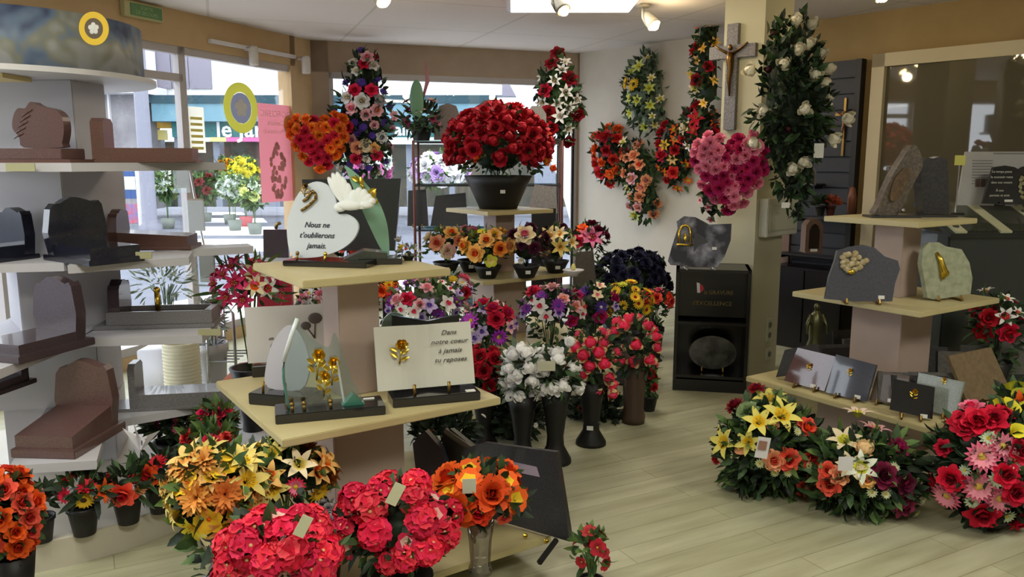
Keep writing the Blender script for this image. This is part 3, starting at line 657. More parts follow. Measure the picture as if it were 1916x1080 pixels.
def soft(pts,n=3):
    """Catmull-Rom smoothing of an outline"""
    out=[]; L=len(pts)
    for i in range(L):
        p0,p1,p2,p3=[Vector(pts[(i+k-1)%L]) for k in range(4)]
        for j in range(n):
            t=j/n; q=.5*((2*p1)+(-p0+p2)*t+(2*p0-5*p1+4*p2-p3)*t*t+(-p0+3*p1-3*p2+p3)*t**3); out.append((q.x,q.y))
    return out
def px_out(pts,org,y,rz=0,smooth=3):
    k=mpp(y); o=[((a-org[0])*k/math.cos(rz),-(b-org[1])*k) for a,b in pts]; return soft(o,smooth) if smooth else o
# ---------------------------------------------------------------- upper shelf of the front left stand: heart plaque and leaf plaque
FROST=mat('frosted_white_glass',(206,214,222),.35,c2=(200,208,216),scale=4,coat=.3)
INK=mat('dark_ink',(36,40,60),.5)
zs=1.15
p=Zp(603,497,zs); rzh=R(-2)
th=thing('heart_plaque','white heart shaped memorial plaque with French verse, white bird and black granite base','memorial plaque',p,R(-12))
MB().box((.03,.02,.011),(.34,.14,.022),bev=.003).build('base',BLKG,th)
k=mpp(p.y)
ho=[(-62,2),(-74,40),(-72,75),(-58,112),(-38,136),(-14,145),(8,138),(22,120),(28,98),(30,84),(48,84),(66,74),(72,58),(62,36),(40,18),(10,6),(-20,0)]
ho=soft([(a*k*1.0,b*k+.03) for a,b in ho],3)
K=Matrix.Translation((0,0,0))@Matrix.Rotation(R(-7),4,'X')
MB().prism(ho,.012,0,K).build('heart_glass',FROST,th)
def ttx(par,K,lines,x,z,sz,dz,m,sh=.35,sx=1):
    for i,l in enumerate(lines): textobj('lettering',l,sz,m,par,K@Matrix.Translation((x,-.002,z-i*dz)),shear=sh,bold=.0002,sx=sx)
ttx(th,K,['Nous ne',"t'oublierons",'jamais.'],-.025,.155,.030,.040,INK)
# dove spreading its wings on the heart
B=MB(); DOVE=mat('white_biscuit_porcelain',(226,230,228),.6)
def feather(c0,c1,w,y=-.012):
    a=Vector((c0[0]*k,y,c0[1]*k+.03)); b=Vector((c1[0]*k,y-.004,c1[1]*k+.03)); d=b-a
    q=Vector((1,0,0)).rotation_difference(d.normalized()).to_matrix().to_4x4()
    B.ball((0,0,0),(d.length*.56,.006,w*k),0,10,K@Matrix.Translation((a+b)/2)@q,8)
for c1,w in (((14,150),9),((22,158),9),((31,160),9),((41,152),10),((52,140),11),((60,126),10)): feather((50,100),c1,w)
for c1,w in (((66,128),10),((78,132),10),((90,128),11),((100,118),11),((102,106),10)): feather((68,100),c1,w,-.018)
B.ball((58*k,-.018,100*k+.03),(.058,.014,.020),0,12,K); B.ball((38*k,-.016,96*k+.03),(.026,.010,.018),0,10,K); B.ball((92*k,-.020,102*k+.03),(.03,.012,.016),0,10,K); B.ball((104*k,-.022,108*k+.03),(.014,.011,.013),0,10,K)
B.build('dove',DOVE,th,True)
B=MB(); kk=[( -40,112),(-30,118),(-22,132),(-16,128),(-14,118),(-24,108),(-34,100),(-44,94)]
for i in range(len(kk)-1): B.tube([K@Vector((kk[i][0]*k,-.006,kk[i][1]*k+.02)),K@Vector((kk[i+1][0]*k,-.006,kk[i+1][1]*k+.02))],.006,5)
gold_flower(B,(-.075,.30),.020,0,K); B.build('rose_spray',BRONZE,th,True)
for x in (-.095,.02):
    B=MB(); B.tube([(x,-.02,.022),(x,-.012,.045)],.005,6); B.ball((x,-.012,.047),.008,0,8); B.build('clip',GOLD if x>0 else BRONZE,th,True)
p=Zp(712,492,zs)
tl=thing('leaf_plaque','tall curved green glass leaf plaque with gold twig on a black base','memorial plaque',p,R(8))
MB().box((0,.0,.012),(.17,.13,.024),bev=.003).build('base',BLKG,tl)
GG=mat('mint_glass',(132,176,150),.25,c2=(126,168,144),scale=4,coat=.5)
k=mpp(p.y); lf=soft([(a*k,b*k+.03) for a,b in ((14,-2),(0,14),(-14,44),(-32,86),(-46,124),(-60,162),(-62,170),(-52,164),(-32,146),(-10,118),(4,92),(14,60),(17,30),(17,4))],3)
K=Matrix.Rotation(R(-4),4,'X'); MB().prism(lf,.012,0,K).build('leaf_glass',GG,tl)
B=MB(); tw=[(-44,150),(-34,138),(-26,124),(-14,112),(-2,100)]
for i in range(4): B.tube([K@Vector((tw[i][0]*k,-.008,tw[i][1]*k+.03)),K@Vector((tw[i+1][0]*k,-.008,tw[i+1][1]*k+.03))],.006,5)
S=MB()
for a,b,d in ((-30,132,100),(-20,120,20),(-10,108,80),(-14,112,-60),(-36,140,150)): leaf(S,(a*k,-.012,b*k+.03),(math.cos(R(d)),-.2,math.sin(R(d))),(0,-1,0),.035,.018,0)
B.add(S.v,S.f,0,K); B.build('gold_twig',GOLD,tl,True)
MB().box((-.03,.02,.035),(.06,.03,.02)).build('glass_foot',mat('green_glass_block',(60,150,110),.2),tl)
# stone slab lying behind on the same shelf
p=Zp(668,505,zs)+Vector((.0,.14,0)); t=thing('granite_book','low dark green granite block lying behind the heart plaque','granite block',p,R(10)); B=MB(); B.prism([(-.10,0),(.09,0),(.09,.045),(0,.055),(-.10,.012)],.10,0); B.build('block',granite('green_black_granite',(48,54,48),(66,72,62),.3),t)
# ---------------------------------------------------------------- lower shelf
zs=.66
p=Zp(812,748,zs); rz=R(18)
tb=thing('book_plaque','open white book memorial plaque with gold rose, verse and black base','memorial plaque',p,rz)
MB().box((0,.0,.017),(.33,.125,.034),bev=.003).build('base',BLKG,tb)
K=Matrix.Translation((-.075,.0,.05))@Matrix.Rotation(R(-16),4,'X')
B=MB(); xs=[-.165+.33*i/16 for i in range(17)]
def by(x): return .004-abs(math.cos((x)/.165*1.3))*.0-.022*(math.exp(-(x/.05)**2)) 
vs=[];n=17
for x in xs:
    y=-by(x)-.0
    vs+= [(x,y,0),(x,y,.255),(x,y+.01,.255),(x,y+.01,0)]
fs=[]
for i in range(16):
    a=i*4; b=a+4; fs+=[(a,b,b+1,a+1),(a+1,b+1,b+2,a+2),(a+2,b+2,b+3,a+3),(a+3,b+3,b,a)]
fs+=[(0,1,2,3),(67,66,65,64)]
K=K@Matrix.Translation((.05,0,0))@Matrix.Diagonal((1.12,1,.93,1))
B.add(vs,fs,0,K); PAGE=mat('book_white',(206,206,196),.4,coat=.2); B.build('book_page',PAGE,tb)
B=MB(); gold_flower(B,(-.09,.17),.036,0,K@Matrix.Translation((0,-.012,0))); B.build('gold_rose',GOLD,tb,True)
ttx(tb,K@Matrix.Translation((0,-.006,0)),['Dans','notre coeur','à jamais','tu reposes'],.085,.215,.026,.037,mat('grey_ink',(70,70,66),.5))
for x in (-.08,.05):
    MB().tube([(x,-.04,.034),(x,-.035,.075)],.006,6).build('clip',BRONZE,tb,True)
MB().box((.13,-.045,.036),(.035,.025,.003)).build('price_tag',TAG,tb)
# white card plaque with poppies at the rear left of the shelf
p=Zp(545,702,zs)+Vector((0,.05,0)); 
tc_=thing('poppy_plaque','broad white plaque with brown poppies behind the curved glass plaque','memorial plaque',p,R(16))
K=Matrix.Translation((0,0,.05))@Matrix.Rotation(R(-9),4,'X')
MB().prism([(-.185,0),(.12,0.0),(.15,.05),(.17,.235),(-.19,.235)],.01,0,K).build('panel',mat('poppy_white',(204,202,204),.4,coat=.2),tc_)
MB().box((-.06,.01,.022),(.22,.12,.044),bev=.003).build('base',BLKG,tc_)
B=MB(); BR=mat('brown_print',(86,76,78),.5)
for x,z,r in ((.095,.175,.030),(.055,.145,.022)):
    B.ball((x,-.002,z),(r,.004,r*.8),0,8,K); B.tube([K@Vector((x,-.002,z)),K@Vector((.09,-.002,.09))],.003,4)
B.build('poppy_motif',BR,tc_,True); ttx(tc_,K,['un','à'],-.09,.10,.02,.03,BR)
# frosted round plaque left
p=Zp(552,752,zs)
tr_=thing('round_glass_plaque','round frosted glass plaque on a black base at the left shelf edge','memorial plaque',p+Vector((-.03,.0,0)),R(-14))
MB().box((0,.0,.022),(.24,.13,.044),bev=.003).build('base',BLKG,tr_)
K=Matrix.Translation((.01,0,.05))@Matrix.Rotation(R(-8),4,'X')@Matrix.Diagonal((1.15,1,1.25,1)); MB().prism(soft([(-.075,0),(-.085,.06),(-.06,.14),(-.01,.19),(.03,.17),(.06,.12),(.07,.06),(.04,0)],3),.01,0,K).build('glass_disc',mat('frost_lilac',(192,190,200),.35,coat=.3,alpha=.85),tr_)
for x in (-.07,.02): MB().tube([(x,-.045,.044),(x,-.04,.085)],.005,6).build('clip',BRONZE,tr_,True)
# curved clear glass with gilt roses, front of the shelf
p=Zp(618,775,zs)
tg=thing('curved_glass_plaque','clear curved glass plaque with three gold roses on a long black base','memorial plaque',p,R(17))
MB().box((0,.0,.017),(.375,.135,.034),bev=.003).build('base',BLKG,tg)
CG=glassmat('clear_glass',(255,255,255),.02,.16,(226,238,236)); EDG=mat('glass_edge_green',(60,120,104),.15,coat=.5)
K=Matrix.Translation((-.02,0,.034))@Matrix.Rotation(R(-5),4,'X')@Matrix.Diagonal((1.12,1,1.28,1))
go=soft([(-.10,0),(-.115,.05),(-.118,.11),(-.10,.18),(-.075,.245),(-.06,.225),(-.03,.19),(.02,.16),(.04,.20),(.06,.16),(.09,.07),(.12,.01),(.09,0)],3)
MB().prism(go,.008,0,K).build('glass_sheet',CG,tg)
B=MB(); B.tube([K@Vector((x,.004,z)) for x,z in soft([(-.10,0),(-.115,.05),(-.118,.11),(-.10,.18),(-.075,.245),(-.078,.24)],3)[:13]],.005,5); B.build('glass_edge',EDG,tg,True)
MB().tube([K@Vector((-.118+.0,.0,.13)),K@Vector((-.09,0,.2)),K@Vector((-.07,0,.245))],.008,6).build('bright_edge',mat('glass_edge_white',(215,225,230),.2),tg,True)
MB().prism([(.05,0),(.13,0),(.09,.04)],.05,0,Matrix.Translation((-.01,-.03,.034))).build('glass_wedge',EDG,tg)
MB().tube([(.05,.0,.036),(.03,.0,.19)],.004,5).build('glass_rim',mat('glass_rim',(190,200,200),.2),tg)
B=MB(); gold_flower(B,(-.02,.135),.033,0,K); gold_flower(B,(.026,.112),.030,0,K); gold_flower(B,(.0,.075),.026,0,K); B.build('gold_roses',GOLD,tg,True)
for x in (-.13,-.09,.0): MB().tube([(x,-.04,.034),(x,-.035,.055)],.006,6).ball((x,-.035,.058),.009,0,8).build('clip',BRONZE,tg,True)
MB().box((.14,.03,.036),(.04,.015,.003)).build('price_tag',TAG,tg)
# plaques behind on the rear part of the lower shelf
p=Zp(740,640,zs); 
p=P(738,640,3.35); p.z=zs; t=thing('teal_glass_plaque','small teal glass plaque standing behind the white book plaque','memorial plaque',p,R(20)); K=Matrix.Identity(4)
MB().prism(soft([(-.05,0),(-.055,.12),(-.05,.21),(-.01,.25),(.04,.235),(.055,.18),(.0,.13),(.005,0)],3),.01,0,K).build('glass',mat('teal_glass',(140,168,158),.3,coat=.3),t)
p=P(800,640,3.34); p.z=zs; t=thing('black_plaque','black granite plaque whose top edge shows behind the white book plaque','memorial plaque',p,R(18))
MB().prism([(-.14,0),(.14,0),(.14,.235),(.0,.215),(-.15,.25)],.02,0).build('slab',BLKG,t)
# ---------------------------------------------------------------- granite plaques on the bottom shelf of the front left stand
zb=.12
def rayplane(px,py,o,n): r=ray(px,py); return EV+r*(n.dot(o-EV)/n.dot(r))
def quad_slab(name,label,cat,three,pts,th,m,group=None):
    """slab on the plane through three known points, outlined by where the photo shows its corners"""
    A,B_,C=three; n=(B_-A).cross(C-A).normalized()
    if n.dot(EV-A)<0: n=-n
    V=[rayplane(px,py,A,n) for px,py in pts]; c=sum(V,Vector())/len(V)
    loc=Vector((c.x,c.y,min(v.z for v in V))); t=thing(name,label,cat,loc,0,group)
    vs=[tuple(v-loc) for v in V]+[tuple(v-loc-n*th) for v in V]; k=len(V)
    fs=[tuple(range(k)),tuple(range(k,2*k))[::-1]]+[(i,(i+1)%k,(i+1)%k+k,i+k) for i in range(k)]
    MB().add(vs,fs).build('slab',m,t); return t,n,loc,A
BG=granite('charcoal_granite',(38,38,42),(52,52,56),.35)
A_=Zp(1066,1014,.135); B0=Zp(955,983,.135); C0=P(1040,846,A_.y+.09)
tq,n,loc,A_=quad_slab('granite_plaque','large black granite plaque leaning on the bottom shelf with a lilac sticker','granite plaque',(A_,B0,C0),[(1066,1014),(1040,846),(905,828),(868,840),(850,950)],.03,BG)
V=[rayplane(px,py,A_+n*.002,n)-loc for px,py in ((940,860),(1004,874),(1010,893),(944,879))]
MB().add(V+[v-n*.0015 for v in V],[(0,1,2,3),(7,6,5,4),(0,4,5,1),(1,5,6,2),(2,6,7,3),(3,7,4,0)]).build('sticker',mat('lilac_sticker',(150,136,156),.6),tq)
MB().tube([Zp(1010,1052,.13)-loc,Zp(1040,1012,.13)-loc],.012,6).build('easel_foot',BLK,tq)
for px,py in ((983,1003),(1022,1013)): MB().ball(Zp(px,py,.135)-loc,.010,0,8).build('clip',GOLD,tq)
D_=Vector((0,.22,0)); 
t,n,l,_=quad_slab('granite_plaque','charcoal granite plaque with a pale grey top edge, left of the lilac stickered one','granite plaque',(A_+Vector((-.25,.24,0)),B0+Vector((-.25,.24,0)),C0+Vector((-.25,.24,0))),[(925,940),(912,858),(842,802),(828,812),(850,935)],.03,granite('edge_granite',(44,42,40),(60,58,54),.35))
MB().tube([rayplane(834,806,_,n)-l,rayplane(908,858,_,n)-l],.014,6).build('edge_strip',mat('grey_stone_edge',(104,98,88),.6),t,label='pale grey top edge')
quad_slab('granite_plaque','dark plum rounded plaque standing next to the beech column','granite plaque',(A_+Vector((-.42,.28,0)),B0+Vector((-.42,.28,0)),C0+Vector((-.42,.28,0))),[(772,830),(795,806),(822,836),(838,880),(838,935),(808,925),(780,900)],.03,granite('plum_granite',(46,42,54),(58,54,66),.3))
# ---------------------------------------------------------------- white cross shaped tower with model tombs on the left
LAM=mat('white_shelf_laminate',(188,187,194),.5); LEDG=mat('shelf_edge_cream',(196,190,170),.5)
tw=thing('display_tower','tall white twisted tower with shelves of model tombs on a round white platform','display tower',(-2.2,3.75,0))
def twp(px,py,z): v=Zp(px,py,z); return (v.x+2.2,v.y-3.75)
B=MB(); B.lathe([(.81,0),(.81,.115),(.805,.12),(.001,.12)],64,0,Matrix.Translation((.06,-.17,0)),cap=False); B.build('round_platform',mat('platform_cream',(206,200,186),.5),tw)
for (x,y,w,d,z0,z1,a) in ((.02,.05,.46,.36,.12,.42,18),(.0,.0,.5,.40,.42,.78,12),(.05,.05,.42,.42,.78,1.13,38),(.0,.05,.5,.5,1.13,1.53,-4),(.0,.0,.56,.26,1.53,1.90,-3)):
    MB().box((x,y,(z0+z1)/2),(w,d,z1-z0),0,R(a),bev=.004).build('column_panel',LAM,tw)
def shelf(pts,zt,nm='tower_shelf'):
    o=MB().slab([twp(px,py,zt) if not isinstance(px,tuple) else px for px,py in pts],zt-.035,zt).build(nm,LAM,tw); return o
def shw(pts,zt): o=MB().slab([(x+2.2,y-3.75) for x,y in pts],zt-.035,zt).build('tower_shelf',LAM,tw); return o
s3=Zp(143,635,.79); s3l=Zp(0,695,.79); s3r=Zp(378,628,.79); s3rr=Zp(407,604,.79)
shw([(s3l.x-.02,s3l.y-.1),(s3.x,s3.y),(s3.x-.05,s3.y+.45),(-2.6,3.6),(-2.6,3.0)],.79)
shw([(s3.x,s3.y),(s3r.x,s3r.y),(s3rr.x,s3rr.y),(s3rr.x-.05,s3rr.y+.12),(-1.75,3.85),(s3.x-.05,s3.y+.3)],.79)
s2a=Zp(0,480,1.15);s2b=Zp(196,493,1.15); s2c=Zp(330,471,1.15)
shw([(-2.55,3.15),(-1.86,3.3),(-1.78,3.75),(-2.5,3.9)],1.13); shw([(-1.80,3.22),(-1.42,3.5),(-1.5,3.75),(-1.95,3.7)],1.13)
shw([(-1.75,3.9),(-1.66,3.72),(-1.28,3.95),(-1.35,4.08)],1.13)
shw([(-2.2,3.2),(-1.75,3.22),(-1.35,3.82),(-1.42,3.98),(-1.9,3.9),(-2.35,3.7)],1.54)
s4=Zp(18,872,.42); s4b=Zp(181,862,.42); s4c=Zp(192,793,.42); s4d=Zp(426,750,.42)
shw([(s4.x,s4.y),(s4b.x,s4b.y),(s4c.x,s4c.y+.05),(-2.2,3.7)],.42)
shw([(s4c.x-.02,s4c.y),(s4d.x,s4d.y),(s4d.x-.0,s4d.y+.12),(s4c.x+.05,s4c.y+.38)],.42)
shw([(-2.75,2.9),(-2.2,3.1),(-2.25,3.5),(-2.7,3.4)],.60)
# curved picture drum crowning the tower
PIC=bpy.data.materials.new('blue_picture_print'); PIC.use_nodes=True
def _pic():
    nt=PIC.node_tree; b=nt.nodes['Principled BSDF']; b.inputs['Roughness'].default_value=.5
    tc=nt.nodes.new('ShaderNodeTexCoord'); mp=nt.nodes.new('ShaderNodeMapping'); mp.inputs['Scale'].default_value=(3.2,3.2,3.6); nt.links.new(tc.outputs['Object'],mp.inputs[0])
    n=nt.nodes.new('ShaderNodeTexNoise'); n.inputs['Scale'].default_value=1.6; n.inputs['Detail'].default_value=2; n.inputs['Distortion'].default_value=.3; nt.links.new(mp.outputs[0],n.inputs[0])
    rp=nt.nodes.new('ShaderNodeValToRGB'); e=rp.color_ramp.elements; e[0].position=.36; e[0].color=L3((58,66,96)); e[1].position=.62; e[1].color=L3((158,160,162))
    x=e.new(.48); x.color=L3((104,122,148)); x=e.new(.54); x.color=L3((132,134,122)); nt.links.new(n.outputs[0],rp.inputs[0]); nt.links.new(rp.outputs[0],b.inputs['Base Color'])
_pic()
td=thing('picture_drum','curved drum sign with a blue grey printed picture crowning the white tower','sign',(-2.28,3.72,1.9))
MB().lathe([(.56,.0),(.57,.0),(.57,.25),(.56,.25)],56,cap=False).build('picture_band',PIC,td,True)
MB().lathe([(.001,-.002),(.62,-.002),(.62,.02),(.001,.02)],56,cap=False).build('drum_disc',WHT,td)
MB().box((.08,-.3,-.012),(.3,.2,.018)).build('yellow_pad',mat('pad_yellow',(214,196,140),.6),td)
def round_sticker(M,q,r,label,ring,inner,off=-.004):
    t=thing('round_sticker',label,'sticker'); t.matrix_world=M@Matrix.Translation((q.x,off,q.z))@Matrix.Rotation(R(90),4,'X')
    MB().lathe([(r*.62,0),(r,0),(r,.003),(r*.62,.003)],32,cap=False).build('ring',ring,t); MB().lathe([(.001,0),(r*.6,0),(r*.6,.003),(.001,.003)],28,cap=False).build('centre_disc',inner,t)
    B=MB()
    for i in range(5):
        a=R(90+72*i); B.ball((math.cos(a)*r*.22,math.sin(a)*r*.22,.004),(r*.16,r*.16,.002),0,8,rings=4)
    B.ball((0,0,.004),(r*.14,r*.2,.003),0,8,rings=4); B.build('emblem',mat('emblem_pale',(205,205,200),.5),t)
    return t
q=lw(456,202); a=lw(456,155); b=lw(456,250); rr=(a.z-b.z)/2
SLV=mat('silver_grey_print',(160,162,176),.5)
round_sticker(ML,q,rr,'large round pale yellow ringed emblem sticker on the left shop window',sheetmat('ring_pale_yellow',(216,214,130),.6),sheetmat('silver_sheet',(170,172,186),.6),.03)
v=P(203,62,3.3); t=round_sticker(Matrix.Translation(Vector((v.x,v.y-.11,v.z)))@Matrix.Rotation(R(-8),4,'Z'),Vector((0,0,0)),.062,'small round golden ringed emblem fixed on the curved picture drum',mat('ring_gold_yellow',(214,178,40),.5),mat('emblem_dark',(90,76,60),.5),0)
# notice on the window and red poster seen from behind
nt_=thing('window_notice','white window notice with yellow lines beside the aluminium mullion','notice'); q=lw(374,243); a=lw(374,200); b=lw(374,286); nt_.matrix_world=ML@Matrix.Translation((q.x,.035,q.z)); hh=a.z-b.z; ww=lw(391,243).x-lw(360,243).x
MB().add([(-ww/2,0,-hh/2),(ww/2,0,-hh/2),(ww/2,0,hh/2),(-ww/2,0,hh/2)],[(0,1,2,3)]).build('sheet',sheetmat('notice_white',(228,226,210)),nt_)
B=MB()
for i in range(6): B.box((0,-.003,hh*(.25-.13*i)),(ww*.7,.002,hh*.06))
B.build('printed_lines',mat('notice_yellow',(222,208,110),.6),nt_)
a=lw(487,192); b=lw(551,200); c=lw(520,378); wpo=(b.x-a.x); hpo=a.z-c.z
pt=thing('window_poster','tall red poster on the left shop window, its print reading backwards','poster'); pt.matrix_world=ML@Matrix.Translation(((a.x+b.x)/2,.035,(a.z+c.z)/2))
MB().add([(-wpo/2,0,-hpo/2),(wpo/2,0,-hpo/2),(wpo/2,0,hpo/2),(-wpo/2,0,hpo/2)],[(0,1,2,3)]).build('sheet',sheetmat('poster_red',(214,132,142),.4),pt)
PW=sheetmat('poster_print',(250,226,230),.4)
mm=Matrix.Diagonal((-1,1,1,1))
for s,z,sz,x in (('ROC-ECLERC',.40,.15,.06),('Caveaux',.31,.13,.0),('& Monuments',.225,.12,.0)): textobj('lettering',s,wpo*sz*1.1,PW,pt,Matrix.Translation((x*wpo,-.004,hpo*z))@mm)
B=MB(); rg=random.Random(5)
for i in range(60):
    zz=rg.uniform(-.45,.1); w_=.28*math.sin(math.pi*min(1,max(.05,(zz+.5)/.6))); B.ball((rg.uniform(-w_,w_)*wpo,-.003,zz*hpo),(.05*wpo,.002,.03*hpo),0,6,rings=3)
B.build('printed_bouquet',sheetmat('poster_brown',(216,158,156),.4),pt)
MB().lathe([(.001,-.004),(wpo*.19,-.004),(wpo*.19,0),(.001,0)],20,0,Matrix.Translation((wpo*.42,-.003,hpo*.30))@Matrix.Rotation(R(90),4,'X'),cap=False).build('round_emblem',sheetmat('poster_emblem',(230,176,100),.4),pt)
# ---------------------------------------------------------------- model tombs
def tomb(label,loc,rz,L,Wd,hs,th,ms,base=.03,slab=.05,pl=1.0,kerb=False,slope=0,extra=None):
    """headstone at +y end, foot towards -y; loc = middle of the plinth"""
    t=thing('model_tomb',label,'model tomb',loc,rz)
    m=ms if hasattr(ms,'__len__') else [ms]*3
    MB().box((0,0,base/2),(Wd*1.12,L*1.06,base),bev=.003).build('plinth',m[0],t)
    if kerb:
        B=MB(); 
        for s in (-1,1): B.box((s*Wd*.46,-.02,base+slab/2),(Wd*.09,L*.92,slab),bev=.002)
        B.box((0,-L*.46,base+slab/2),(Wd,.03,slab)); B.build('kerb',m[1],t)
        MB().box((0,-.02,base+slab*.4),(Wd*.8,L*.86,slab*.5)).build('ledger_slab',m[2],t)
    else:
        B=MB(); s=slope
        B.add([(-Wd/2,-L*.49,base),(Wd/2,-L*.49,base),(Wd/2,L*.3,base),(-Wd/2,L*.3,base),(-Wd/2,-L*.49,base+slab),(Wd/2,-L*.49,base+slab),(Wd/2,L*.3,base+slab+s),(-Wd/2,L*.3,base+slab+s)],[(0,3,2,1),(4,5,6,7),(0,1,5,4),(1,2,6,5),(2,3,7,6),(3,0,4,7)])
        B.build('ledger_slab',m[1],t)
    MB().prism(hs,th,0,Matrix.Translation((0,L*.3+.0,base))).build('headstone',m[2],t)
    if extra: extra(t)
    return t
BRN=granite('brown_granite',(88,64,62),(106,80,76),.3,220); BRN2=granite('red_brown_granite',(88,60,54),(104,74,64),.3,220)
GRY=granite('grey_granite',(104,102,104),(128,126,128),.35,220); DBR=granite('dark_plum_brown_granite',(58,46,52),(74,60,64),.25,220); NAVY=granite('navy_black_granite',(24,26,38),(32,34,46),.12)
def hso(w,h,kind=0):
    if kind==0: return soft([(-w/2,0),(-w/2,h*.8),(-w*.3,h*.9),(-w*.1,h),(w*.1,h*.98),(w*.35,h*.9),(w/2,h*.86),(w/2,0)],2)
    if kind==1: return [(-w/2,0),(-w/2,h*.78),(-w*.35,h*.82),(-w*.2,h*.93),(0,h),(w*.2,h*.93),(w*.35,h*.82),(w/2,h*.78),(w/2,0)]
    return [(-w/2,0),(-w/2,h*.9),(-w*.3,h),(w*.3,h),(w/2,h*.9),(w/2,0)]
k=mpp(3.35)
# 1: top shelf, brown leaf-edged stone
v=P(80,296,3.36); t=thing('model_tomb','brown granite model tomb with fluttering carved headstone on the top tower shelf','model tomb',(v.x,v.y,1.54),R(-4))
MB().prism(soft([(a*k,b*k) for a,b in ((-35,28),(-42,46),(-54,64),(-50,86),(-40,100),(-26,100),(-14,112),(2,104),(30,98),(44,84),(46,60),(40,36),(36,28))],3),.05,0).build('headstone',BRN,t)
MB().box((0,.0,.035),(.27,.16,.045),bev=.003).build('ledger_slab',BRN,t); MB().box((.02,0,.007),(.32,.2,.014)).build('plinth',BRN2,t)
MB().box((.02,-.17,-.017),(.12,.004,.032)).build('price_card',mat('card_olive',(168,166,130),.6),t)
B=MB()
for i in range(5): B.tube([(-.115+i*.010,.0,.10+.022*i),(-.075+i*.012,-.003,.12+.024*i)],.0035,5)
B.build('carved_leaves',BRN2,t,True)
# 2: top shelf, side view extending right
v=P(268,298,3.55); tomb('long red brown model tomb seen from its side on the top tower shelf',(v.x,v.y,1.54),R(103),.44,.18,hso(.17,.175,2),.05,[BRN2,BRN2,BRN2],.012,.05)
# 3: second shelf left, navy black
v=P(160,470,3.3); tomb('black polished model tomb on the second tower shelf',(v.x-.01,v.y+.08,1.13),R(55),.36,.21,hso(.22,.24,0),.05,[NAVY]*3,.025,.045)
# 4: second shelf right, brown
v=P(280,432,3.85); tomb('low brown model tomb behind the black one on the second tower shelf',(v.x,v.y,1.13),R(97),.40,.18,hso(.16,.17,0),.04,[BRN2]*3,.02,.045,slope=.02)
# 5: third shelf left, dark brown
v=Zp(60,665,.79); tomb('dark plum model tomb on the left wing of the third tower shelf',(v.x-.02,v.y+.06,.79),R(-18),.34,.22,hso(.2,.26,0),.05,[DBR]*3,.03,.04)
# 6: third shelf right, grey with gold figure
def ex6(t):
    MB().tube([(-.03,.0,.07),(-.03,0,.16)],.012,6).ball((-.03,0,.17),.016,0,8).build('gold_figure',GOLD,t,True)
v=Zp(280,618,.79); t=tomb('grey kerbed model tomb with gilt figure on the right wing of the third tower shelf',(v.x,v.y+.12,.79),R(98),.50,.18,hso(.15,.20,0),.05,[GRY,GRY,DBR],.02,.06,kerb=True,extra=ex6)
# 7: fourth shelf front, brown
v=Zp(108,845,.42); tomb('reddish brown model tomb on the front wing of the fourth tower shelf',(v.x,v.y+.10,.42),R(-4),.34,.23,hso(.22,.28,0),.05,[BRN,BRN,BRN],.035,.05,slope=.04)
# 8: fourth shelf right, grey
v=Zp(318,765,.42); tomb('grey model tomb with tall thin headstone on the right wing of the fourth tower shelf',(v.x,v.y+.06,.42),R(100),.50,.15,hso(.14,.2,2),.03,[GRY,GRY,GRY],.015,.06)
# 9/10 cut at the left frame edge
v=P(-6,470,3.3); tomb('black model tomb cut by the left picture edge at the second tower shelf',(v.x-.05,v.y+.05,1.13),R(-20),.3,.14,hso(.14,.2,0),.05,[NAVY]*3,.02,.045)
v=P(-2,785,3.2); tomb('dark brown low model tomb at the left picture edge below the third shelf',(v.x-.06,v.y+.05,.60),R(-10),.26,.2,hso(.18,.08,2),.04,[DBR]*3,.02,.03)
for i,(px,py,z,y,lb) in enumerate(((262,478,1.13,3.35,'olive price card on the edge of the second tower shelf'),(392,622,.79,3.45,'olive price card at the right tip of the third tower shelf'),(90,873,.42,2.95,'beige price card on the front of the fourth tower shelf'))):
    v=P(px,py,y); o=MB().box((0,0,0),(.10,.004,.03),bev=.001).build('price_card',mat('card_olive',(168,166,130),.6)); o.location=v; tag(o,lb,'price card')
# ---------------------------------------------------------------- right stand: top shelf
ROUGH=granite('rough_brown_granite',(72,64,58),(104,92,80),.45,60); CHAR=granite('charcoal_rough_granite',(30,30,33),(46,45,47),.5,60)
def stone_px(name,label,cat,pts,org,y,z,th,m,rz=0,lean=R(6),smooth=3,orn=None,tagp=None,feet=True,extra=None,fm=None):
    p=P(org[0],org[1],y); p.z=z
    return plaque(name,label,cat,p,rz,px_out(pts,org,y,rz,smooth),th,m,lean,orn,feet,tagp,extra=extra,fm=fm)
y=4.28; o=(1668,403); k=mpp(y)
def br_orn(B,K):
    S=MB()
    for i,(a,b) in enumerate(((-16,34),(-4,58),(4,78),(10,92),(-10,48),(2,66))): S.ball((a*k,-.008,b*k),(.018,.01,.03),0,8)
    B.add(S.v,S.f,0,K)
def candle(t,K): MB().box((.07,-.03,.02),(.03,.03,.04)).build('candle_holder',SHINE,t)
t=thing('stone_monument','leaning brown granite monument with bronze relief, left of the pair on the top right shelf','granite monument',P(1668,403,y)); t.location.z=1.25
MB().box((0,.0,.006),(.26,.12,.012)).build('base',CHAR,t)
MB().prism(px_out([(1634,401),(1640,385),(1660,330),(1682,290),(1690,276),(1700,272),(1712,290),(1716,312),(1708,330),(1690,370),(1680,398),(1668,402)],o,y,0,2),.07,0,Matrix.Translation((0,-.02,.01))).build('slab',ROUGH,t)
MB().prism(px_out([(1658,372),(1662,340),(1676,318),(1688,314),(1692,328),(1682,356),(1670,374)],o,y,0,3),.02,0,Matrix.Translation((0,-.035,.01))).build('relief',mat('ochre_relief',(104,80,48),.6,c2=(72,56,42),scale=40),t)
MB().ball((.035,-.05,.04),.012,0,8).build('metal_stud',SHINE,t)
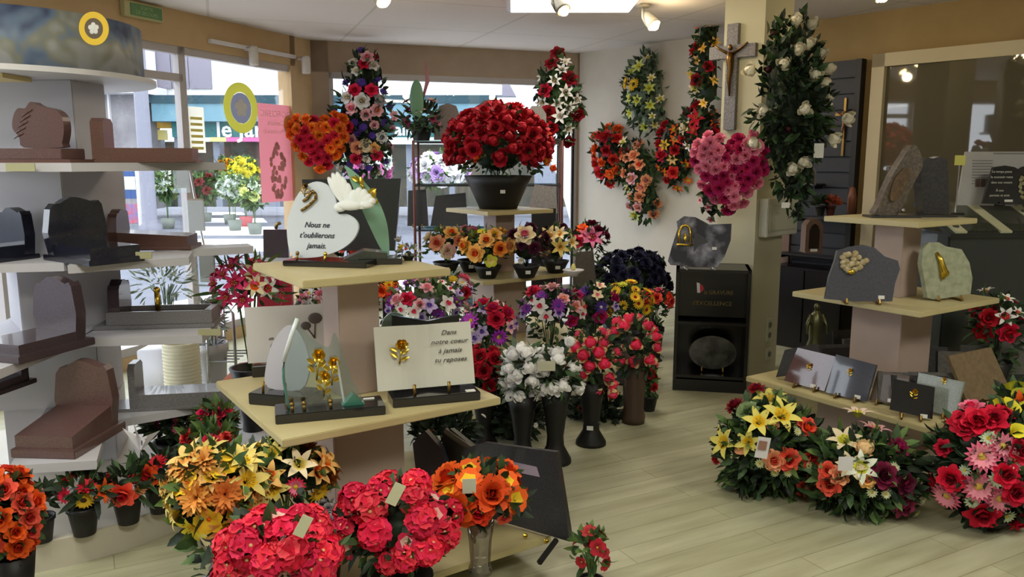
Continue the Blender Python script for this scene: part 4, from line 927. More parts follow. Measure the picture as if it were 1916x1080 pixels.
y2=4.33; o2=(1745,403); t=thing('stone_monument','leaning charcoal granite monument on the top right shelf, right one of the pair','granite monument',P(1745,403,y2)); t.location.z=1.25
MB().box((0,.0,.006),(.2,.14,.012)).build('base',CHAR,t)
MB().prism(px_out([(1724,402),(1715,350),(1712,312),(1722,296),(1734,298),(1748,294),(1760,300),(1766,340),(1772,400)],o2,y2,0,1),.08,0,Matrix.Translation((0,-.02,.01))).build('slab',CHAR,t)
v=Zp(1735,404,1.25)
# mid shelf plaques
def flower_relief(B,K):
    S=MB(); kk=mpp(4.0)
    rg=random.Random(3)
    for i in range(14):
        a=rg.uniform(0,6.28); r=rg.uniform(0,.045); S.ball((-.03+r*math.cos(a),-.004,.185+r*math.sin(a)),(.018,.010,.018),0,7)
    B.add(S.v,S.f,0,K)
y=4.0
def tagx(x,z,w=.035): 
    return (x,z)
t=stone_px('memorial_plaque','dark blue grey granite plaque with cream flower relief on the middle right shelf','memorial plaque',[(1546,552),(1552,510),(1562,478),(1566,458),(1590,450),(1612,446),(1634,452),(1652,468),(1676,476),(1680,492),(1672,520),(1668,554),(1600,556)],(1610,556),y,.83,.03,granite('slate_blue_granite',(64,66,78),(80,82,92),.35),R(-8),R(8),1,None,(.10,.025))
B=MB(); rg=random.Random(3); K=Matrix.Translation((0,0,.012))@Matrix.Rotation(-R(8),4,'X')
for i in range(26):
    a=rg.uniform(0,6.28); r=.062*math.sqrt(rg.random()); B.ball((-.035+r*math.cos(a),-.006,.205+r*.9*math.sin(a)),(.018,.012,.015),0,7,K,4)
B.build('flower_relief',mat('cream_relief',(196,184,150),.5,c2=(150,130,90),scale=60),t,True)
MB().ball((-.05,-.014,.15),(.02,.008,.014),0,8,K).build('gold_flower',GOLD,t,True)
y=4.1
t=stone_px('memorial_plaque','pale green grey rough stone plaque with golden figure on the middle right shelf','memorial plaque',[(1732,556),(1726,520),(1720,490),(1724,462),(1736,450),(1756,450),(1770,458),(1802,464),(1818,490),(1824,520),(1820,550),(1780,556),(1745,560)],(1775,558),y,.83,.035,granite('pale_green_stone',(164,168,144),(140,146,122),.5,30,0),R(6),R(8),1,None,None)
K=Matrix.Translation((0,0,.012))@Matrix.Rotation(-R(8),4,'X'); MB().tube([K@Vector((-.07,-.008,.24)),K@Vector((-.05,-.012,.2)),K@Vector((-.035,-.014,.14)),K@Vector((-.04,-.012,.10))],[.006,.014,.02,.008],7).ball(K@Vector((-.03,-.016,.13)),(.025,.008,.02),0,8).build('gold_figure',GOLD,t,True)
# bottom shelf, front row
zz=.33
def bplq(label,pts,org,m,orn=None,tg=None,rz=R(-47),y=None,z=zz,lean=R(14),oc=(0,.5),os=.02,name='memorial_plaque',fm=None):
    p=Zp(org[0],org[1],z); p=p if y is None else P(org[0],org[1],y)
    Mq=Matrix.Translation((p.x,p.y,z))@Matrix.Rotation(rz,4,'Z'); nq=Mq.to_3x3()@Vector((0,1,0)); o_=[]
    for a_,b_ in pts:
        r_=ray(a_,b_); q_=Mq.inverted()@(EV+r_*(nq.dot(Mq.translation-EV)/nq.dot(r_))); o_.append((q_.x,q_.z-.012))
    mz=min(b for a,b in o_); o_=[(a,max(0,b-mz)) for a,b in o_]
    t=plaque(name,label,'memorial plaque',(p.x,p.y,z),rz,o_,.02,m,lean,None,True,tg,fm=fm,lift=.012)
    if orn:
        K=Matrix.Translation((0,0,.012))@Matrix.Rotation(-lean,4,'X'); B=MB(); gold_flower(B,oc,os,0,K); B.build('ornament',orn,t,True)
    return t
RBG=granite('polished_brown_granite',(92,62,60),(104,74,70),.06,200,.8); BGG=granite('polished_blue_grey_granite',(70,74,88),(82,86,98),.08,200,.8)
bplq('polished brown plaque with gilt motif, leftmost in the front row on the low right shelf',[(1466,718),(1484,657),(1556,674),(1542,738)],(1504,728),RBG,GOLD,(.05,.015),oc=(.01,.12),os=.016)
bplq('polished blue grey plaque with gilt bell motif, second in the low right front row',[(1544,738),(1556,668),(1632,688),(1620,756)],(1582,748),BGG,GOLD,(.06,.015),oc=(.0,.14),os=.016)
bplq('matt brown plaque partly hidden behind the small black one on the low right shelf',[(1626,752),(1636,698),(1696,708),(1690,764)],(1658,760),granite('matt_brown_granite',(84,70,62),(96,82,72),.4),None,(.02,.02))
bplq('small black plaque with gilt leaf spray, nearest the front corner of the low right shelf',[(1664,774),(1672,718),(1750,734),(1744,792)],(1706,785),BLKG,GOLD,(.05,.01),oc=(.0,.12),os=.02,rz=R(-24))
bplq('pale grey green granite plaque with small yellow flower, right end of the low right shelf',[(1708,766),(1712,704),(1798,722),(1786,788)],(1755,780),granite('sea_green_granite',(132,140,134),(150,158,150),.2),GOLD,None,oc=(.0,.17),os=.014)
bplq('tan brown stone plaque standing at the right end of the low right shelf',[(1810,752),(1794,668),(1876,652),(1896,742)],(1850,755),granite('tan_stone',(128,108,82),(112,94,70),.5,40,0),None,None,rz=R(20),y=3.95)
bplq('dark plaque seen on edge at the far left of the low right shelf',[(1452,704),(1468,654),(1530,642),(1545,690)],(1490,706),granite('matt_charcoal',(40,40,44),(52,52,54),.6,60,0),None,None,rz=R(-20),y=4.35,lean=R(20))
# back rows: grey stone plaques whose top edges show
GE=granite('grey_edge_granite',(76,74,72),(92,90,86),.45,60,0)
rows=[(1508,650,1590,638,4.5),(1540,658,1612,640,4.45),(1580,640,1620,622,4.75),(1560,620,1618,612,4.9),(1640,700,1720,690,3.95),(1668,690,1770,712,3.9),(1700,684,1800,706,3.98),(1728,655,1770,640,4.35),(1752,662,1800,650,4.32),(1796,650,1850,640,4.4),(1850,640,1930,622,4.5),(1480,660,1530,645,4.55)]
names=['leftmost back','second back','inner back','rearmost back','middle front side','middle right','lower right','right of column','second right of column','third right of column','far right edge','outer left']
for i,(x0,y0,x1,y1,d) in enumerate(rows):
    a=P(x0,y0,d); b=P(x1,y1,d-.02 if x1>1700 else d+.05); w=(b-a); zt=(a.z+b.z)/2; hgt=max(.08,zt-zz-.012); ang=math.atan2(w.y,w.x)
    plaque('memorial_plaque','','memorial plaque',((a.x+b.x)/2,(a.y+b.y)/2-.04,zz),ang,rect(max(.12,math.hypot(w.x,w.y)),hgt),.018,GE if i%2==0 else CHAR,R(12),None,False,None)['label']=\
     ['grey edged plaque behind the polished brown one on the low right shelf','grey stone plaque rising behind the polished blue grey one','dark plaque leaning just left of the right beech column','grey plaque at the rear left of the right beech column','dark slim plaque in front of the right beech column','grey plaque behind the small black one with gilt leaves','dark grey plaque behind the pale grey green one','dark plaque immediately right of the right beech column, first of the slanting row','dark plaque second in the slanting row right of the beech column','black plaque third in the slanting row right of the beech column','grey green granite plaque at the right picture edge above the red flowers','dark plaque half hidden at the far left rear of the low right shelf'][i]
# ---------------------------------------------------------------- black two compartment cabinet by the pillar
a=Zp(1258,730,0); b=Zp(1396,738,0); w=(b-a).length; ang=math.atan2(b.y-a.y,b.x-a.x)
ztop=P(1335,505,(a.y+b.y)/2).z
cb=thing('black_cabinet','black cabinet with two open compartments and lettering panel in front of the pillar','cabinet',((a+b)/2),ang); D=.36; Mx=.022
BC=mat('black_lacquer',(20,17,20),.25)
B=MB()
for s in (-1,1): B.box((s*(w/2-Mx/2),D/2,ztop/2),(Mx,D,ztop))
B.box((0,D/2,ztop-Mx/2),(w,D,Mx)); B.box((0,D/2,.04),(w-.01,D-.01,.08)); B.box((0,D-.01,ztop/2),(w,.02,ztop)); B.build('carcass',BC,cb)
for z in (.10,ztop*.56): MB().box((0,D/2,z),(w-2*Mx,D-.02,.02)).build('shelf',BC,cb)
MB().box((0,.10,ztop*.79),(w-2*Mx,.01,ztop*.38)).build('sign_panel',BC,cb)
q=.09; S=mat('dim_gold_print',(104,88,40),.5)
textobj('lettering','la GRAVURE',.038,S,cb,Matrix.Translation((.04,q,ztop*.80)),sx=.95); textobj('lettering',"d'EXCELLENCE",.04,S,cb,Matrix.Translation((0,q,ztop*.71)))
MB().prism([(-.1,0),(-.105,.07),(-.085,.065),(-.08,.0)],.004,0,Matrix.Translation((-.0,q,ztop*.795))).build('logo_white_half',mat('logo_white',(205,200,205),.5),cb); MB().prism([(-.083,.062),(-.065,.05),(-.055,.03),(-.065,.01),(-.08,.002)],.004,0,Matrix.Translation((-.0,q,ztop*.795))).build('logo_red_half',mat('logo_red',(170,30,50),.5),cb)
# oval plaque inside and grey landscape plaque on top
p=cb.matrix_world
Mc=Matrix.Translation((a+b)/2)@Matrix.Rotation(ang,4,'Z')
v=Mc@Vector((.02,.13,.115)); t=plaque('memorial_plaque','dark oval marbled plaque inside the lower compartment of the black cabinet','memorial plaque',v,ang,circ(0,.115,.16,.115,28),.02,granite('dark_marble',(36,38,34),(84,84,78),.2,12),R(8),None,True,None)
v=P(1308,500,5.25); v.z=ztop
lp=px_out([(1250,486),(1256,462),(1268,424),(1266,410),(1280,400),(1302,402),(1328,416),(1370,414),(1368,446),(1356,478),(1342,498),(1300,498),(1255,494)],(1308,500),5.25,0,1)
LAND=bpy.data.materials.new('etched_landscape'); LAND.use_nodes=True
def _land():
    nt_=LAND.node_tree; b_=nt_.nodes['Principled BSDF']; b_.inputs['Roughness'].default_value=.15
    tc=nt_.nodes.new('ShaderNodeTexCoord'); n=nt_.nodes.new('ShaderNodeTexNoise'); n.inputs['Scale'].default_value=7; n.inputs['Detail'].default_value=8; nt_.links.new(tc.outputs['Object'],n.inputs[0])
    rp=nt_.nodes.new('ShaderNodeValToRGB'); e=rp.color_ramp.elements; e[0].position=.4; e[0].color=L3((58,60,70)); e[1].position=.6; e[1].color=L3((164,166,182)); x=e.new(.5); x.color=L3((112,114,128)); nt_.links.new(n.outputs[0],rp.inputs[0]); nt_.links.new(rp.outputs[0],b_.inputs[0])
_land()
t=plaque('memorial_plaque','grey etched landscape plaque with gold arch, standing on the black cabinet','memorial plaque',v,R(-4),lp,.025,LAND,R(14),None,True,(.10,.13),fm=SHINE)
K=Matrix.Translation((0,0,.012))@Matrix.Rotation(-R(14),4,'X'); k=mpp(5.25)
B=MB(); B.tube([K@Vector((x*k,-.008,z*k)) for x,z in ((-38,48),(-38,70),(-32,80),(-24,82),(-17,76),(-16,48))],.008,6); B.ball((-26*k,-.008,58*k),(.012,.008,.03),0,8,K); B.box((-27*k,-.008,44*k),(.11,.012,.012),0,0,K); B.build('gold_arch',GOLD,t,True)
MB().prism([(x*k,z*k) for x,z in ((-10,30),(0,44),(18,50),(8,60),(-8,70),(-10,50))],.003,0,K@Matrix.Translation((0,-.003,0))).build('etched_tree',mat('etch_dark',(56,58,66),.3),t)
# ---------------------------------------------------------------- crucifix on the pillar
def crucifix(name,label,M,c,w,h,m,bm,fig,th=.02,arm=.05,az=.62):
    t=thing(name,label,'crucifix'); t.matrix_world=M@Matrix.Translation(c)
    MB().box((0,-th/2,0),(arm,th,h),bev=.002).box((0,-th/2,h*(az-.5)+.0),(w,th*.98,arm),bev=.002).build('cross',m,t)
    z=h*(az-.5); B=MB(); f=h*.42; y=-th-.012
    B.tube([(0,y,z-.02*f),(0,y-.006,z-.2*f),(.002,y,z-.42*f),(0,y-.01,z-.62*f),(.004,y,z-f)],[.075*f,.085*f,.06*f,.05*f,.02*f],8)
    B.ball((.0,y-.008,z+.08*f),(.055*f,.05*f,.075*f),0,8)
    for s in (-1,1): B.tube([(s*.06*f,y,z-.05*f),(s*.3*f,y,z+.08*f),(s*.42*f,y,z+.16*f)],[.035*f,.026*f,.018*f],6)
    B.build('figure',fig,t,True); return t
a=onface(FLf,1376,45); b=onface(FLf,1376,243); l=onface(FLf,1332,95); r=onface(FLf,1418,95); zc=(a.z+b.z)/2
crucifix('crucifix','large grey granite crucifix with bronze figure on the left face of the pillar',FLf,((l.x+r.x)/2,0,zc),r.x-l.x,a.z-b.z,granite('speckled_grey_granite',(138,134,136),(96,94,98),.4,90,0),None,mat('aged_bronze_dark',(112,84,46),.35,1),.035,.085,.74)
# ---------------------------------------------------------------- dark slat wall with crucifix
a=rw(1512,122); b=rw(1615,122); SL=mat('slate_blue_slatwall',(44,46,54),.55)
zt=a.z; sx0,sx1=rw(1500,300).x,b.x
sw=thing('slatwall_panel','tall dark slate slatwall display panel left of the framed dark opening','display panel'); sw.matrix_world=MR@Matrix.Translation(((sx0+sx1)/2,0,0))
wd=sx1-sx0; B=MB(); nsl=18
for i in range(nsl): B.box((0,-.08,.08+(zt-.1)*(i+.5)/nsl),(wd,.03,(zt-.1)/nsl-.014))
B.box((0,-.06,zt/2),(wd,.02,zt)); B.build('slat_board',SL,sw); MB().box((wd/2+.02,-.07,zt/2),(.045,.08,zt)).build('side_post',BLK,sw)
MB().box((-wd/2-.16,-.10,zt*.37),(.30,.03,zt*.74)).build('side_board',mat('brown_side_board',(122,96,84),.6),sw)
q=onface(MR@Matrix.Translation((0,-.1,0)),1580,238); crucifix('crucifix','small slim bronze crucifix hanging on the dark slatwall panel',MR@Matrix.Translation((0,-.1,0)),(q.x,0,q.z),.16,.46,BRONZE,None,mat('rosy_bronze',(150,110,84),.3,1),.012,.02,.72)
# little statues and lanterns on slatwall shelves
def wshelf(px,py,w,label,d=.16):
    q=rw(px,py); t=thing('wall_shelf',label,'shelf'); t.matrix_world=MR@Matrix.Translation((q.x,-.1,q.z)); MB().box((0,-d/2,0),(w,d,.014),bev=.002).build('board',mat('shelf_dark',(44,40,42),.4),t)
    for s in (-1,1): MB().box((s*w*.42,-d*.4,-.02),(.01,d*.8,.03)).build('bracket',BLK,t)
    return MR@Vector((q.x,-.1-d*.6,q.z+.007))
sh=[(1520,344,.34,'dark shelf on the slatwall behind the white rose spray'),(1562,406,.5,'dark shelf on the slatwall under the small pots'),(1540,475,.62,'dark shelf on the slatwall holding the arched lantern'),(1540,515,.55,'dark shelf on the slatwall below the arched lantern'),(1540,648,.7,'lowest dark shelf on the slatwall carrying the bronze statue')]
sp=[wshelf(*a) for a in sh]
def lantern(px,py,y_,z,label,h,m):
    v=P(px,py,y_); t=thing('grave_lantern',label,'lantern',v); w=h*.5
    MB().box((0,0,.006),(w,w,.012)).prism([(-w/2,.01),(w/2,.01),(w/2,h*.8),(w*.3,h*.95),(0,h),(-w*.3,h*.95),(-w/2,h*.8)],w*.8,0,Matrix.Translation((0,-w*.4,0))).build('body',m,t)
    MB().prism([(-w*.3,h*.12),(w*.3,h*.12),(w*.3,h*.65),(w*.18,h*.8),(0,h*.86),(-w*.18,h*.8),(-w*.3,h*.65)],.006,0,Matrix.Translation((0,-w*.4-.004,0))).build('window_pane',mat('lantern_glass_dark',(50,40,34),.1,coat=.5),t)
    MB().box((0,-w*.4-.008,h*.07),(w*.4,.003,h*.1)).build('price_tag',TAG,t)
lantern(1517,472,6.35,0,'brown arched grave lantern on the slatwall shelf beside the pillar',.27,mat('lantern_brown',(104,80,66),.4))
lantern(1515,344+2,6.25,0,'grey lantern half hidden by the white rose spray',.14,GRY)
v=P(1524,650,5.9); t=thing('statue','bronze standing robed figurine behind the low right shelf','statue',v)
B=MB(); B.lathe([(.001,0),(.06,0),(.06,.02),(.045,.06),(.05,.14),(.055,.2),(.035,.26),(.016,.285),(.001,.286)],14,cap=False); B.ball((0,0,.31),(.022,.022,.028),0,10)
for s in (-1,1): B.tube([(s*.04,0,.25),(s*.07,-.02,.18),(s*.075,-.04,.11)],[.016,.014,.008],7)
B.build('figure',mat('green_bronze',(116,116,84),.35,.8),t,True)
for i,(px,py,rx,c,lb) in enumerate(((1553,404,13,(160,70,40),'tiny red flower pot on the slatwall shelf, right one'),(1534,404,14,(40,60,36),'tiny dark green potted plant on the slatwall shelf'),(1592,400,10,(120,70,50),'small brown hanging ornament on the right edge of the slatwall'))):
    v=P(px,py,6.3); t=thing('small_ornament' if i==2 else 'flower_pot',lb,'flower pot' if i<2 else 'ornament',v)
    if i<2:
        pot(t,'pot',.04,.08,mat('tiny_pot_%d'%i,(90,36,34) if i==0 else (30,30,30),.4)); B=MB(); rg=random.Random(i)
        for j in range(70): u=rdir(rg); u.z=abs(u.z); leaf(B,Vector((0,0,.09))+u*.03,u,rdir(rg),.06,.025,0)
        B.build('foliage',mat('tiny_leaf_%d'%i,c,.6),t,True)
    else: MB().lathe([(.001,0),(.03,0),(.035,.12),(.02,.2),(.001,.21)],12,cap=False).build('body',mat('ornament_brown',c,.4),t,True)
# dark background cupboard under the shelves
v0=rw(1495,560); v1=rw(1610,560)
dc=thing('dark_cupboard','black cupboard standing under the slatwall shelves behind the right stand','cupboard'); dc.matrix_world=MR@Matrix.Translation(((v0.x+v1.x)/2,-.1,0)); wc=v1.x-v0.x+.1
MB().box((0,-.16,.34),(wc,.30,.68),bev=.004).build('carcass',BC,dc)
for s in (-1,1): MB().box((s*wc*.25,-.315,.36),(wc*.48,.016,.6),bev=.002).build('cupboard_door',BC,dc)
# ---------------------------------------------------------------- right end: sample stand, board, book plaque
cx=P(1885,440,4.75); fs=thing('catalogue_stand','dark free standing sample stand with tilted tray of stone samples at the right edge','display stand',(2.98,4.85,0),R(4))
MB().box((.1,.2,.56),(.95,.5,1.12),bev=.01).build('cabinet',granite('dark_teal_cabinet',(40,46,46),(46,52,52),.4,3),fs)
Kt=Matrix.Translation((.1,.13,1.19))@Matrix.Rotation(R(22),4,'X')
MB().box((0,0,0),(.97,.46,.03),0,0,Kt,bev=.004).build('tray',mat('tray_dark',(48,52,50),.5),fs)
CRM=mat('cream_strip',(196,198,168),.5)
for i,x in enumerate((-.42,-.14,.14,.42)):
    B=MB(); B.box((x,0,.021),(.07,.44,.012),0,0,Kt)
    B.build('label_strip',CRM,fs)
    if i in(0,3,2):
        B=MB(); 
        for j in range(4): B.lathe([(.001,0),(.02,0),(.02,.004),(.001,.004)],10,0,Kt@Matrix.Translation((x,-.15+.1*j,.027)))
        B.build('round_sample',mat('sample_dark',(70,74,70),.3),fs)
for x in (-.28,0,.28): MB().box((x,0,.02),(.2,.4,.012),0,0,Kt,bev=.002).build('stone_sample',granite('sample_green',(58,62,54),(76,80,70),.15,50),fs)
# white board with books and black book plaque
bd=thing('display_board','white printed display board with small blue pictures standing behind the sample tray','display board',P(1870,400,5.1),R(2)); bd.location.z=1.22
k=mpp(5.1); ho=[((a-1870)*k,-(b-413)*k+.0) for a,b in ((1786,413),(1802,298),(1960,298),(1960,413))]
MB().prism(ho,.015,0,Matrix.Rotation(R(-6),4,'X')).build('board',mat('board_white',(190,188,186),.5,c2=(180,178,176),scale=5),bd)
B=MB()
for i in range(8): B.box((-.215+i*.055+.0,-.01,.0+.016),(.042,.006,.026),0,0)
B.build('small_picture',mat('picture_blue',(84,86,130),.5),bd); B=MB()
for i in range(9): B.box((-.12,-.002-.0,.33-i*.018),(.13,.004,.005),0,0,Matrix.Rotation(R(-6),4,'X'))
B.box((.1,-.002,.375),(.3,.004,.008),0,0,Matrix.Rotation(R(-6),4,'X')); B.build('printed_text',mat('print_grey',(140,138,140),.5),bd)
for j in range(3): MB().box((-.15+j*.035,-.004,.19),(.028,.004,.05),0,0,Matrix.Rotation(R(-6),4,'X')).build('brown_picture',mat('picture_brown',(96,80,76),.5),bd)
MB().box((-.05,.02,-.05),(.5,.06,.12)).build('board_foot',BLK,bd)
v=P(1885,395,4.95); v.z=1.27; 
bp=plaque('book_plaque','black open book plaque with pale verse and flower medallion on the white board','memorial plaque',v,R(0),[((a-1880)*mpp(4.95),-(b-390)*mpp(4.95)) for a,b in ((1832,388),(1850,320),(1872,317),(1890,320),(1897,324),(1905,319),(1930,318),(1950,320),(1955,392))],.02,BLKG,R(6),None,True,None,fm=BLK)
K=Matrix.Translation((0,0,.012))@Matrix.Rotation(-R(6),4,'X')
ttx(bp,K,['Le temps passe','le souvenir reste','dans nos coeurs'],-.045,.20,.020,.033,mat('pale_ink',(190,190,180),.5),0); ttx(bp,K,['À nos','parents et amis'],-.055,.085,.02,.03,MC['pale_ink'],0)
B=MB(); rg=random.Random(8)
for i in range(40): a=rg.uniform(0,6.28); r=.05*math.sqrt(rg.random()); B.ball((.10+r*.8*math.cos(a),-.004,.11+r*1.5*math.sin(a)),(.012,.006,.012),0,6,K,4)
B.build('flower_medallion',mat('medallion',(160,156,120),.6,c2=(120,110,80),scale=50),bp,True); MB().box((.0,-.004,.022),(.05,.003,.014),0,0,K).build('price_tag',TAG,bp)
v=P(1795,315,5.0); t=thing('note_holder','small yellow sticky note on a clear stand beside the white board','note',v,0); t.location.z=1.22
MB().box((0,0,.33),(.065,.004,.06),bev=.001).build('yellow_note',mat('note_yellow',(216,212,110),.6),t); MB().tube([(0,0,0),(0,.004,.32)],.005,6).build('stem',SHINE,t); MB().box((0,0,.004),(.08,.06,.008)).build('foot',BLK,t)
# ---------------------------------------------------------------- behind the middle: etageres, panels, heart wall things
IRON=mat('rust_brown_iron',(98,52,44),.45); IRD=mat('black_iron',(40,38,42),.5); SHG2=glassmat('shelf_glass',(255,255,255),.05,.12,(190,205,205))
def etagere(label,x0,x1,yd,dd,zs_,m,w=.024,h=None):
    t=thing('etagere',label,'shelf unit',((x0+x1)/2,yd,0)); wx=x1-x0; h=h or max(zs_)
    for sx in (-1,1):
        for sy in (0,1): MB().lathe([(w/2,0),(w/2,h),(.001,h+.01)],8,0,Matrix.Translation((sx*wx/2,sy*dd,0))).build('post',m,t,True)
    for z in zs_: 
        MB().box((0,dd/2,z),(wx,dd,.010)).build('glass_shelf',SHG2,t); 
        B=MB()
        for yy in (0,dd): B.box((0,yy,z-.008),(wx,.012,.012))
        B.build('shelf_rail',IRD,t)
    return t
y1=6.9; e0=P(774,300,y1).x; e1_=P(1052,300,y1).x
ez=[P(900,264,y1).z,P(900,346,y1).z,P(900,430,y1).z,.3]
etagere('tall iron etagere with glass shelves in front of the back window',e0,e1_,y1,.34,ez,IRON)
# things on the etagere
def onet(name,label,cat,px,py,level,pts,th,m,rz=0,lean=R(6),yy=7.08,sm=1,tagp=None):
    v=P(px,py,yy); v.z=ez[level]+.005; return plaque(name,label,cat,v,rz,px_out(pts,(px,py),yy,rz,sm),th,m,lean,None,True,tagp)
DK=granite('dark_grey_granite',(66,64,66),(82,80,80),.4)
onet('memorial_plaque','grey brown rounded plaque beside the cactus on the top of the etagere','memorial plaque',838,262,0,[(812,262),(814,222),(822,200),(838,195),(854,200),(862,222),(866,262)],.03,granite('taupe_stone',(92,82,80),(104,94,92),.6,80,0),tagp=(.02,.15))
onet('memorial_plaque','dark round topped plaque behind the red roses on the etagere','memorial plaque',915,262,0,[(885,262),(888,205),(905,190),(925,188),(945,196),(950,262)],.03,DK)
onet('memorial_plaque','pale grey round plaque right of the red roses on the etagere','memorial plaque',1003,262,0,[(985,262),(984,215),(995,200),(1012,200),(1022,215),(1022,262)],.03,granite('grey_round_stone',(122,118,114),(134,130,126),.6,80,0))
onet('memorial_plaque','large dark plaque with white tag on the lower etagere shelf','memorial plaque',838,425,2,[(805,425),(815,368),(872,362),(876,425)],.03,BG,tagp=(.13,.12),sm=0)
onet('memorial_plaque','dark tall plaque at the left end of the lower etagere shelf','memorial plaque',782,425,2,[(762,425),(764,358),(798,356),(802,425)],.03,BG,sm=0)
# large dark green panel behind the heart
y2=5.3; 
v=P(655,440,y2); t=thing('stone_slab','large dark green granite panel behind the heart plaque','granite panel',(v.x,v.y,0),R(-2)); k=mpp(y2); 
MB().prism([((a-655)*k,P(a,b,y2).z) for a,b in ((572,470),(563,336),(752,334),(738,470))],.03,0,Matrix.Rotation(R(-2),4,'X')).build('slab',granite('dark_green_granite',(42,46,46),(52,57,56),.3),t)
B=MB(); 
for s in (-1,1): B.box((s*.22,.02,.32),(.03,.04,.75)); 
B.box((0,.02,.66),(.6,.1,.03)); B.build('support_frame',BLK,t)
# plum box behind heart (left) with bronze ornament
v=P(512,470,5.6); t=thing('plum_plaque','brown plaque with a small bronze ornament peeping out left of the heart plaque','memorial plaque',(v.x,v.y,0)); k=mpp(5.6); 
MB().prism([((a-512)*k,P(a,b,5.6).z) for a,b in ((492,482),(494,430),(540,430),(540,482))],.03).build('slab',DBR,t); MB().box((0,.06,P(512,482,5.6).z/2),(.2,.1,P(512,482,5.6).z)).build('pedestal',WHT,t)
z=P(525,420,5.6).z; MB().tube([(.02,.01,z-.03),(.03,.0,z),(.06,-.01,z+.01)],.012,6).build('ornament',BRONZE,t,True)
# red display panel
v=P(515,600,4.6); t=thing('red_display_panel','plain bright red standing panel behind the gladioli','display panel',(v.x,v.y,0),R(-6)); k=mpp(4.6)
MB().prism([((a-515)*k,P(a,b,4.6).z) for a,b in ((478,640),(482,512),(548,512),(550,640))],.03).build('panel',mat('signal_red',(176,26,48),.5),t); MB().box((0,.03,.2),(.3,.2,.4)).build('foot',BLK,t)
# chrome tubular rack, ribbed planter, brochure holders by the left window
v=P(415,640,4.9); t=thing('chrome_rack','chrome tubular rack standing by the left window behind the tower','rack',(v.x,v.y,0)); k=mpp(4.9); zt=P(415,578,4.9).z
for dy in (0,.3):
    MB().tube([(-.10,dy,0),(-.09,dy,zt-.05),(-.04,dy,zt),(.05,dy,zt+.01),(.08,dy,zt-.03),(.08,dy,0)],.010,8).build('tube_frame',SHINE,t,True)
for z in (.3,.7): 
    B=MB(); 
    for i in range(5): B.tube([(-.09,i*.075,z),(.08,i*.075,z)],.005,5)
    B.build('wire_shelf',SHINE,t)
v=P(342,705,4.7); zt=P(342,640,4.7).z; t=thing('ribbed_planter','tall cream ribbed planter by the left window','planter',(v.x,v.y,0)); r=34*mpp(4.7); prof=[(.001,0),(r*.9,0)]; nr=22
for i in range(nr): prof+= [(r*(.99),zt*(i+.2)/nr),(r*1.03,zt*(i+.5)/nr),(r*.99,zt*(i+.8)/nr)]
prof+=[(r,zt),(r*.9,zt),(r*.85,zt-.05),(.001,zt-.05)]
MB().lathe(prof,32,cap=False).build('body',mat('cream_ceramic',(214,208,176),.4),t,True)
v=P(380,420,5.0); t=thing('brochure_stand','clear brochure stand with beige leaflets in front of the left window','brochure stand',(v.x,v.y,0),R(-10)); 
for i,(px,py0,py1,w) in enumerate(((338,304,352,.08),(365,372,432,.10),(386,458,528,.10))):
    z0,z1=P(px,py1,5.0).z,P(px,py0,5.0).z; x=P(px,py0,5.0).x-v.x; MB().box((x,0,(z0+z1)/2),(w,.02,z1-z0),bev=.002).build('leaflet',mat('leaflet_beige',(176,158,138),.6),t); MB().box((x,-.02,(z0+z1)/2-.02),(w+.03,.004,z1-z0+.02)).build('clear_holder',glassmat('holder_clear',(255,255,255),.02,.04,(235,240,240)),t)
MB().tube([(P(345,300,5).x-v.x,.03,P(345,300,5).z),(P(395,560,5).x-v.x,.03,P(395,560,5).z),(P(398,600,5).x-v.x,.03,0)],.008,6).build('stand_rod',SHINE,t,True)
MB().lathe([(.001,0),(.16,0),(.16,.012),(.001,.014)],24,0,Matrix.Translation((P(398,600,5).x-v.x,.03,0)),cap=False).build('stand_foot',SHINE,t)
v=P(432,706,4.3); t=thing('orange_tray','orange lined tilted tray peeping out behind the poppy plaque','tray',(v.x,v.y,0)); z=v.z
MB().add([(-.06,0,z-.03),(.14,0,z-.01),(.12,.2,z+.05),(-.02,.2,z+.03),(-.06,0,z-.05),(.14,0,z-.03),(.12,.2,z+.03),(-.02,.2,z+.01)],[(0,1,2,3),(7,6,5,4),(0,4,5,1),(1,5,6,2),(2,6,7,3),(3,7,4,0)]).build('tray',mat('orange_lining',(190,96,44),.6),t); MB().box((.03,.1,(z-.03)/2),(.1,.12,z-.04)).build('pedestal',WHT,t)
# low white podium by the windows
MB().box((0,0,.05),(.9,.5,.1),bev=.005).build('podium_top',WHT,None)
o=bpy.data.objects['podium_top']; v=Zp(470,800,.1); o.location=(v.x,v.y,0); o.rotation_euler=(0,0,R(35)); o.name='podium'; tag(o,'low white podium on the floor between the tower and the front left stand','podium')
# white pedestal with dish and candle, small items on middle stand
v=P(1078,505,5.55); t=thing('candle_dish','small white dish with a pale yellow candle at the right corner of the middle stand','candle dish',(v.x-.02,v.y,.78),0)
MB().lathe([(.001,-.03),(.03,-.03),(.04,-.01),(.075,.01),(.075,.016),(.001,.01)],20,cap=False).build('dish',WHT,t,True); MB().lathe([(.001,.012),(.014,.014),(.018,.035),(.008,.055),(.001,.058)],12,cap=False).build('candle',mat('candle_yellow',(222,216,130),.4),t,True)
MB().tube([(0,0,-.78),(0,0,-.03)],.008,6).build('stand_rod',SHINE,t)
v=P(977,508,5.55); t=thing('dove_figure','tiny white dove figure on the middle shelf of the middle stand','figurine',(v.x,v.y,.74)); MB().ball((0,0,.03),(.016,.02,.03),0,8).ball((0,-.012,.065),.011,0,8).build('body',DOVE,t,True)
